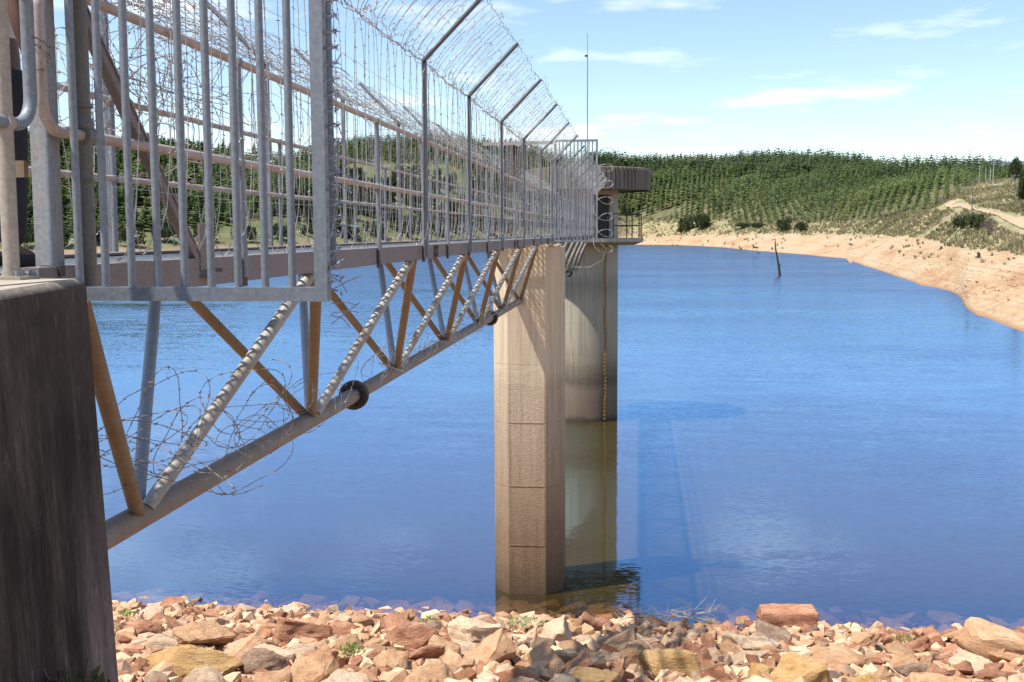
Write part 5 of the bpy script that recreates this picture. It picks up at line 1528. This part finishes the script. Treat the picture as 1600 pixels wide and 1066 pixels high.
# dead trunk standing in the lake
p = PZ(1218, 431, 0.0); p = Vector((p.x, p.y, -1.0))
dt = empty('dead_tree_trunk', p, 'dark leaning dead tree trunk standing in the lake', 'dead tree')
q = [PY(x_, y_, p.y) for x_, y_ in ((1219, 440), (1218.5, 431), (1217, 418), (1214.5, 403), (1212, 390), (1211.3, 382), (1211.6, 373))]
b_ = MB(); b_.path(q, [.34, .31, .26, .21, .17, .13, .04], 8); b_.build('trunk', M['deadwood'], dt)
b_ = MB(); b_.path([q[2], q[2] + Vector((.3, 0, .5)), q[2] + Vector((.35, 0, .9))], [.12, .09, .03], 6); b_.build('stub', M['deadwood'], dt)
# small dark snag at the waterline beyond it
p = PZ(1185, 396.2, 0); b_ = MB(); b_.ball(p + Vector((0, 0, .15)), .45, .9, 7, 5); b_.tube(p, p + Vector((.3, 0, .9)), .14, 6, .05)
b_.build('snag', M['deadwood'], origin=p, label='small dark snag in the water below the cow', cat='snag')

# cow on the far sand
cp = ground_at(1180, 390.5)
def cow(p, S):
    pts = [(-1.0, 1.22, .36), (-.45, 1.20, .40), (.2, 1.18, .40), (.75, 1.22, .36), (1.05, 1.32, .23), (1.35, 1.42, .17), (1.62, 1.36, .16), (1.85, 1.22, .10)]
    me = bpy.data.meshes.new('cow'); bm = bmesh.new(); sk = []
    def v(c, r): w = bm.verts.new(c); sk.append(r); return w
    sp = [v((x * S, 0, z * S), r * S) for x, z, r in pts]
    for a, b in zip(sp, sp[1:]): bm.edges.new((a, b))
    for root_, x0, xs in ((sp[0], -1.0, (-.95, -1.12, -1.02, -1.04)), (sp[3], .75, (.78, .74, .76, .78))):
        for s in (-1, 1):
            ch = [v((xs[0] * S, s * .24 * S, .85 * S), .19 * S), v((xs[1] * S, s * .25 * S, .5 * S), .10 * S), v((xs[2] * S, s * .25 * S, .2 * S), .075 * S), v((xs[3] * S, s * .25 * S, .0), .085 * S)]
            bm.edges.new((root_, ch[0]))
            for a, b in zip(ch, ch[1:]): bm.edges.new((a, b))
    tl = [v((-1.3 * S, 0, 1.3 * S), .05 * S), v((-1.4 * S, 0, .8 * S), .04 * S)]
    bm.edges.new((sp[0], tl[0])); bm.edges.new(tl)
    for s in (-1, 1):
        e = v((1.5 * S, s * .3 * S, 1.5 * S), .05 * S); bm.edges.new((sp[5], e))
    bm.to_mesh(me); bm.free()
    o = bpy.data.objects.new('cow', me); col.objects.link(o)
    md = o.modifiers.new('skin', 'SKIN'); md.use_smooth_shade = True
    for i, r in enumerate(sk): me.skin_vertices[0].data[i].radius = (r, r)
    me.skin_vertices[0].data[1].use_root = True
    sb = o.modifiers.new('sub', 'SUBSURF'); sb.levels = 1; sb.render_levels = 1
    me.materials.append(M['deadwood']); o.location = p
    return tag(o, 'dark cow standing on the far sand near the waterline', 'cow')
cow(cp, 1.05)

# stumps and stones on the right beach
def stump(x, y, hpx, label, seed):
    p = ground_at(x, y); h = hpx * .7 * p.y / F; rr = random.Random(seed)
    root = empty('tree_stump', p, label, 'stump', 'stumps on the right beach')
    b_ = MB(); b_.path([p - Vector((0, 0, .2)), p + Vector((.05, 0, h * .5)), p + Vector((rr.uniform(-.2, .2), 0, h))], [h * .45, h * .33, h * .28], 8); b_.build('stump', M['deadwood'], root)
    b_ = MB()
    for k in range(4):
        a = k * 1.6 + seed; b_.tube(p + Vector((0, 0, h * .25)), p + Vector((math.cos(a) * h * .9, math.sin(a) * h * .9, -.1)), h * .14, 6, h * .05)
    b_.build('root_flare', M['deadwood'], root)
for k, (x_, y_, h_, l_) in enumerate(((1470, 391, 8, 'dark stump on the beach left of the blocky stump'), (1508, 381, 6, 'blocky dark stump at the top of the right beach'), (1504, 387, 6, 'low stump just below the blocky stump on the right beach'),
                                     (1529, 402, 10, 'grey forked stump standing on the right beach'), (1550, 400, 5, 'low dark stump right of the grey forked stump'))):
    stump(x_, y_, h_, l_, k)
pp = []
for k in range(420):
    x_ = 1395 + 300 * NR.rand() ** .7; y_ = 392 + 85 * NR.rand()
    if y_ > np.interp(x_, [1395, 1480, 1510, 1600, 1700], [415, 440, 470, 500, 530]): continue
    d = ray(x_, y_); pp.append((x_, y_))
Xs = []; 
for (x_, y_) in pp: Xs.append(ground_at(x_, y_, 95, 420))
pos = np.array([tuple(p) for p in Xs]); n = len(pos); sz = .12 + .3 * NR.rand(n) ** 2
V, Fc, T = joined(STPL, pos, np.stack([sz * 1.3, sz, sz * .7], -1), NR.rand(n) * 6.28, .3, tint=.3 + .7 * NR.rand(n))
tag(np_mesh('beach_stones', V, Fc, M['stones'], attr={'tint': T}), 'scattered stones on the right sandy beach', 'stones', None, 'stuff')

# far blue mountain behind the right skyline
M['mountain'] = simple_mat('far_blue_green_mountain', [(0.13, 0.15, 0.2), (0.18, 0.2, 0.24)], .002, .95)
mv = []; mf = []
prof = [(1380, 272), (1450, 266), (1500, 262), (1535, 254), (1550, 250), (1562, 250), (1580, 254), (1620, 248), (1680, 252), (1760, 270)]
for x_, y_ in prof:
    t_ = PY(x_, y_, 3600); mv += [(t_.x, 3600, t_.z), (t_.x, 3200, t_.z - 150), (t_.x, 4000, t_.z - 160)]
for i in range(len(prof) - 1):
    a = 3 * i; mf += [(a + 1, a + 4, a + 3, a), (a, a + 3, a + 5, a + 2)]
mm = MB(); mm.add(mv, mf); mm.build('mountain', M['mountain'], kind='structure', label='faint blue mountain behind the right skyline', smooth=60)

# ------------------------------------------------------------------ person on the bridge
M['skin'] = simple_mat('dark_brown_skin', [(0.10, 0.045, 0.028), (0.13, 0.06, 0.036)], 12, .55)
M['shirt'] = simple_mat('white_shirt', [(0.6, 0.6, 0.6), (0.7, 0.7, 0.7)], 8, .85)
M['trousers'] = simple_mat('dark_trousers', [(0.018, 0.018, 0.025), (0.03, 0.03, 0.04)], 8, .9)
M['hair'] = simple_mat('black_hair', [(0.012, 0.01, 0.009), (0.02, 0.017, 0.015)], 40, .8)
def skin_obj(name, verts, edges, rad, mat, parent, lv=2, rootv=0):
    me = bpy.data.meshes.new(name); me.from_pydata(verts, edges, [])
    o = bpy.data.objects.new(name, me); col.objects.link(o); o.parent = parent
    md = o.modifiers.new('skin', 'SKIN'); md.use_smooth_shade = True
    if not me.skin_vertices: pass
    for i, r in enumerate(rad):
        me.skin_vertices[0].data[i].radius = r if isinstance(r, tuple) else (r, r)
    me.skin_vertices[0].data[rootv].use_root = True
    sb = o.modifiers.new('sub', 'SUBSURF'); sb.levels = lv; sb.render_levels = lv
    me.materials.append(mat)
    return o
def person(loc, rz):
    root = empty('person', loc, 'person in white shirt and dark trousers standing at the left edge behind the railing', 'person')
    root.rotation_euler = (0, 0, rz)
    # body (skin): head, neck, torso, arms, legs as one figure; x = side, y = facing
    v = [(0, 0, .95), (0, .01, 1.12), (0, 0, 1.3), (0, -.01, 1.44), (0, 0, 1.52), (0, .015, 1.60), (0, .02, 1.70), (0, .015, 1.76)]
    r = [(.14, .10), (.13, .095), (.15, .10), (.12, .08), (.05, .05), (.066, .078), (.075, .09), (.05, .06)]
    e = [(i, i + 1) for i in range(7)]
    for s in (-1, 1):
        b = len(v)
        v += [(s * .18, -.01, 1.41), (s * .235, -.02, 1.13), (s * .265, .03, .90), (s * .27, .05, .83)]
        r += [.055, .044, .032, (.024, .036)]
        e += [(3, b), (b, b + 1), (b + 1, b + 2), (b + 2, b + 3)]
        b = len(v)
        v += [(s * .09, 0, .86), (s * .10, .01, .48), (s * .105, -.02, .09), (s * .11, .12, .035)]
        r += [.085, .058, .042, .035]
        e += [(0, b), (b, b + 1), (b + 1, b + 2), (b + 2, b + 3)]
    skin_obj('body', v, e, r, M['skin'], root)
    for s in (-1, 1):   # hands: palm and five separate fingers
        c = Vector((s * .272, .055, .80))
        v = [c + Vector((0, -.005, .035)), c + Vector((0, 0, -.015)), c + Vector((0, .004, -.04))]; r = [(.016, .026), (.015, .037), (.013, .036)]; e = [(0, 1), (1, 2)]
        skin_obj('palm', v, e, r, M['skin'], root, 1)
        for k, (oy, L) in enumerate(((-.028, .055), (-.010, .070), (.010, .075), (.029, .068))):
            b0 = c + Vector((0, oy, -.04))
            skin_obj('finger', [b0, b0 + Vector((-s * .004, .003, -L * .5)), b0 + Vector((-s * .018, .006, -L * .85)), b0 + Vector((-s * .03, .008, -L * 1.02))], [(0, 1), (1, 2), (2, 3)], [.0095, .009, .0085, .007], M['skin'], root, 1)
        b0 = c + Vector((0, .03, .0))
        skin_obj('thumb', [b0, b0 + Vector((-s * .012, .024, -.02)), b0 + Vector((-s * .02, .03, -.048))], [(0, 1), (1, 2)], [.011, .010, .008], M['skin'], root, 1)
    v = [(0, 0, 1.0), (0, .01, 1.14), (0, 0, 1.3), (0, -.01, 1.43)]; r = [(.165, .125), (.155, .118), (.175, .122), (.14, .095)]; e = [(0, 1), (1, 2), (2, 3)]
    for s in (-1, 1):
        b = len(v); v += [(s * .185, -.01, 1.415), (s * .222, -.016, 1.22)]; r += [.072, .066]; e += [(3, b), (b, b + 1)]
    skin_obj('shirt', v, e, r, M['shirt'], root)
    v = [(0, 0, 1.0), (0, 0, .9)]; r = [(.158, .12), (.165, .125)]; e = [(0, 1)]
    for s in (-1, 1):
        b = len(v); v += [(s * .095, 0, .80), (s * .103, .01, .48), (s * .107, -.015, .09)]; r += [.10, .078, .066]; e += [(1, b), (b, b + 1), (b + 1, b + 2)]
    skin_obj('trousers', v, e, r, M['trousers'], root)
    for s in (-1, 1):
        skin_obj('shoe', [(s * .107, -.03, .045), (s * .11, .07, .04), (s * .113, .17, .032)], [(0, 1), (1, 2)], [(.045, .045), (.048, .04), (.036, .028)], M['trousers'], root, 1)
    h = MB(); h.ball((0, .0, 1.735), .098, .95, 14, 10)
    h.v = [p for p in h.v]; hb = MB(); hb.add([(x, y - .012, max(z, 1.70)) for x, y, z in h.v], h.f); 
    me = bpy.data.meshes.new('hair'); me.from_pydata(hb.v, [], hb.f); me.materials.append(M['hair']); o = bpy.data.objects.new('hair', me); col.objects.link(o); o.parent = root
    f = MB(); f.add([(-.016, .098, 1.655), (.016, .098, 1.655), (0, .125, 1.662), (0, .1, 1.70)], [(0, 1, 2), (0, 2, 3), (2, 1, 3)])
    me = bpy.data.meshes.new('nose'); me.from_pydata(f.v, [], f.f); me.materials.append(M['skin']); o = bpy.data.objects.new('nose', me); col.objects.link(o); o.parent = root
    for s in (-1, 1):
        q = MB(); q.ball((s * .032, .092, 1.695), .012, .7, 8, 6)
        me = bpy.data.meshes.new('eye'); me.from_pydata(q.v, [], q.f); me.materials.append(M['shirt']); o = bpy.data.objects.new('eye', me); col.objects.link(o); o.parent = root
        q = MB(); q.ball((s * .088, .01, 1.675), .024, 1.4, 8, 6)
        me = bpy.data.meshes.new('ear'); me.from_pydata(q.v, [], q.f); me.materials.append(M['skin']); o = bpy.data.objects.new('ear', me); col.objects.link(o); o.parent = root
    q = MB(); q.box((0, .10, 1.625), (.045, .012, .012))
    me = bpy.data.meshes.new('mouth'); me.from_pydata(q.v, [], q.f); me.materials.append(M['skin']); o = bpy.data.objects.new('mouth', me); col.objects.link(o); o.parent = root
    return root
person((-3.03, 5.02, ZD - .025), math.radians(70 - 90))
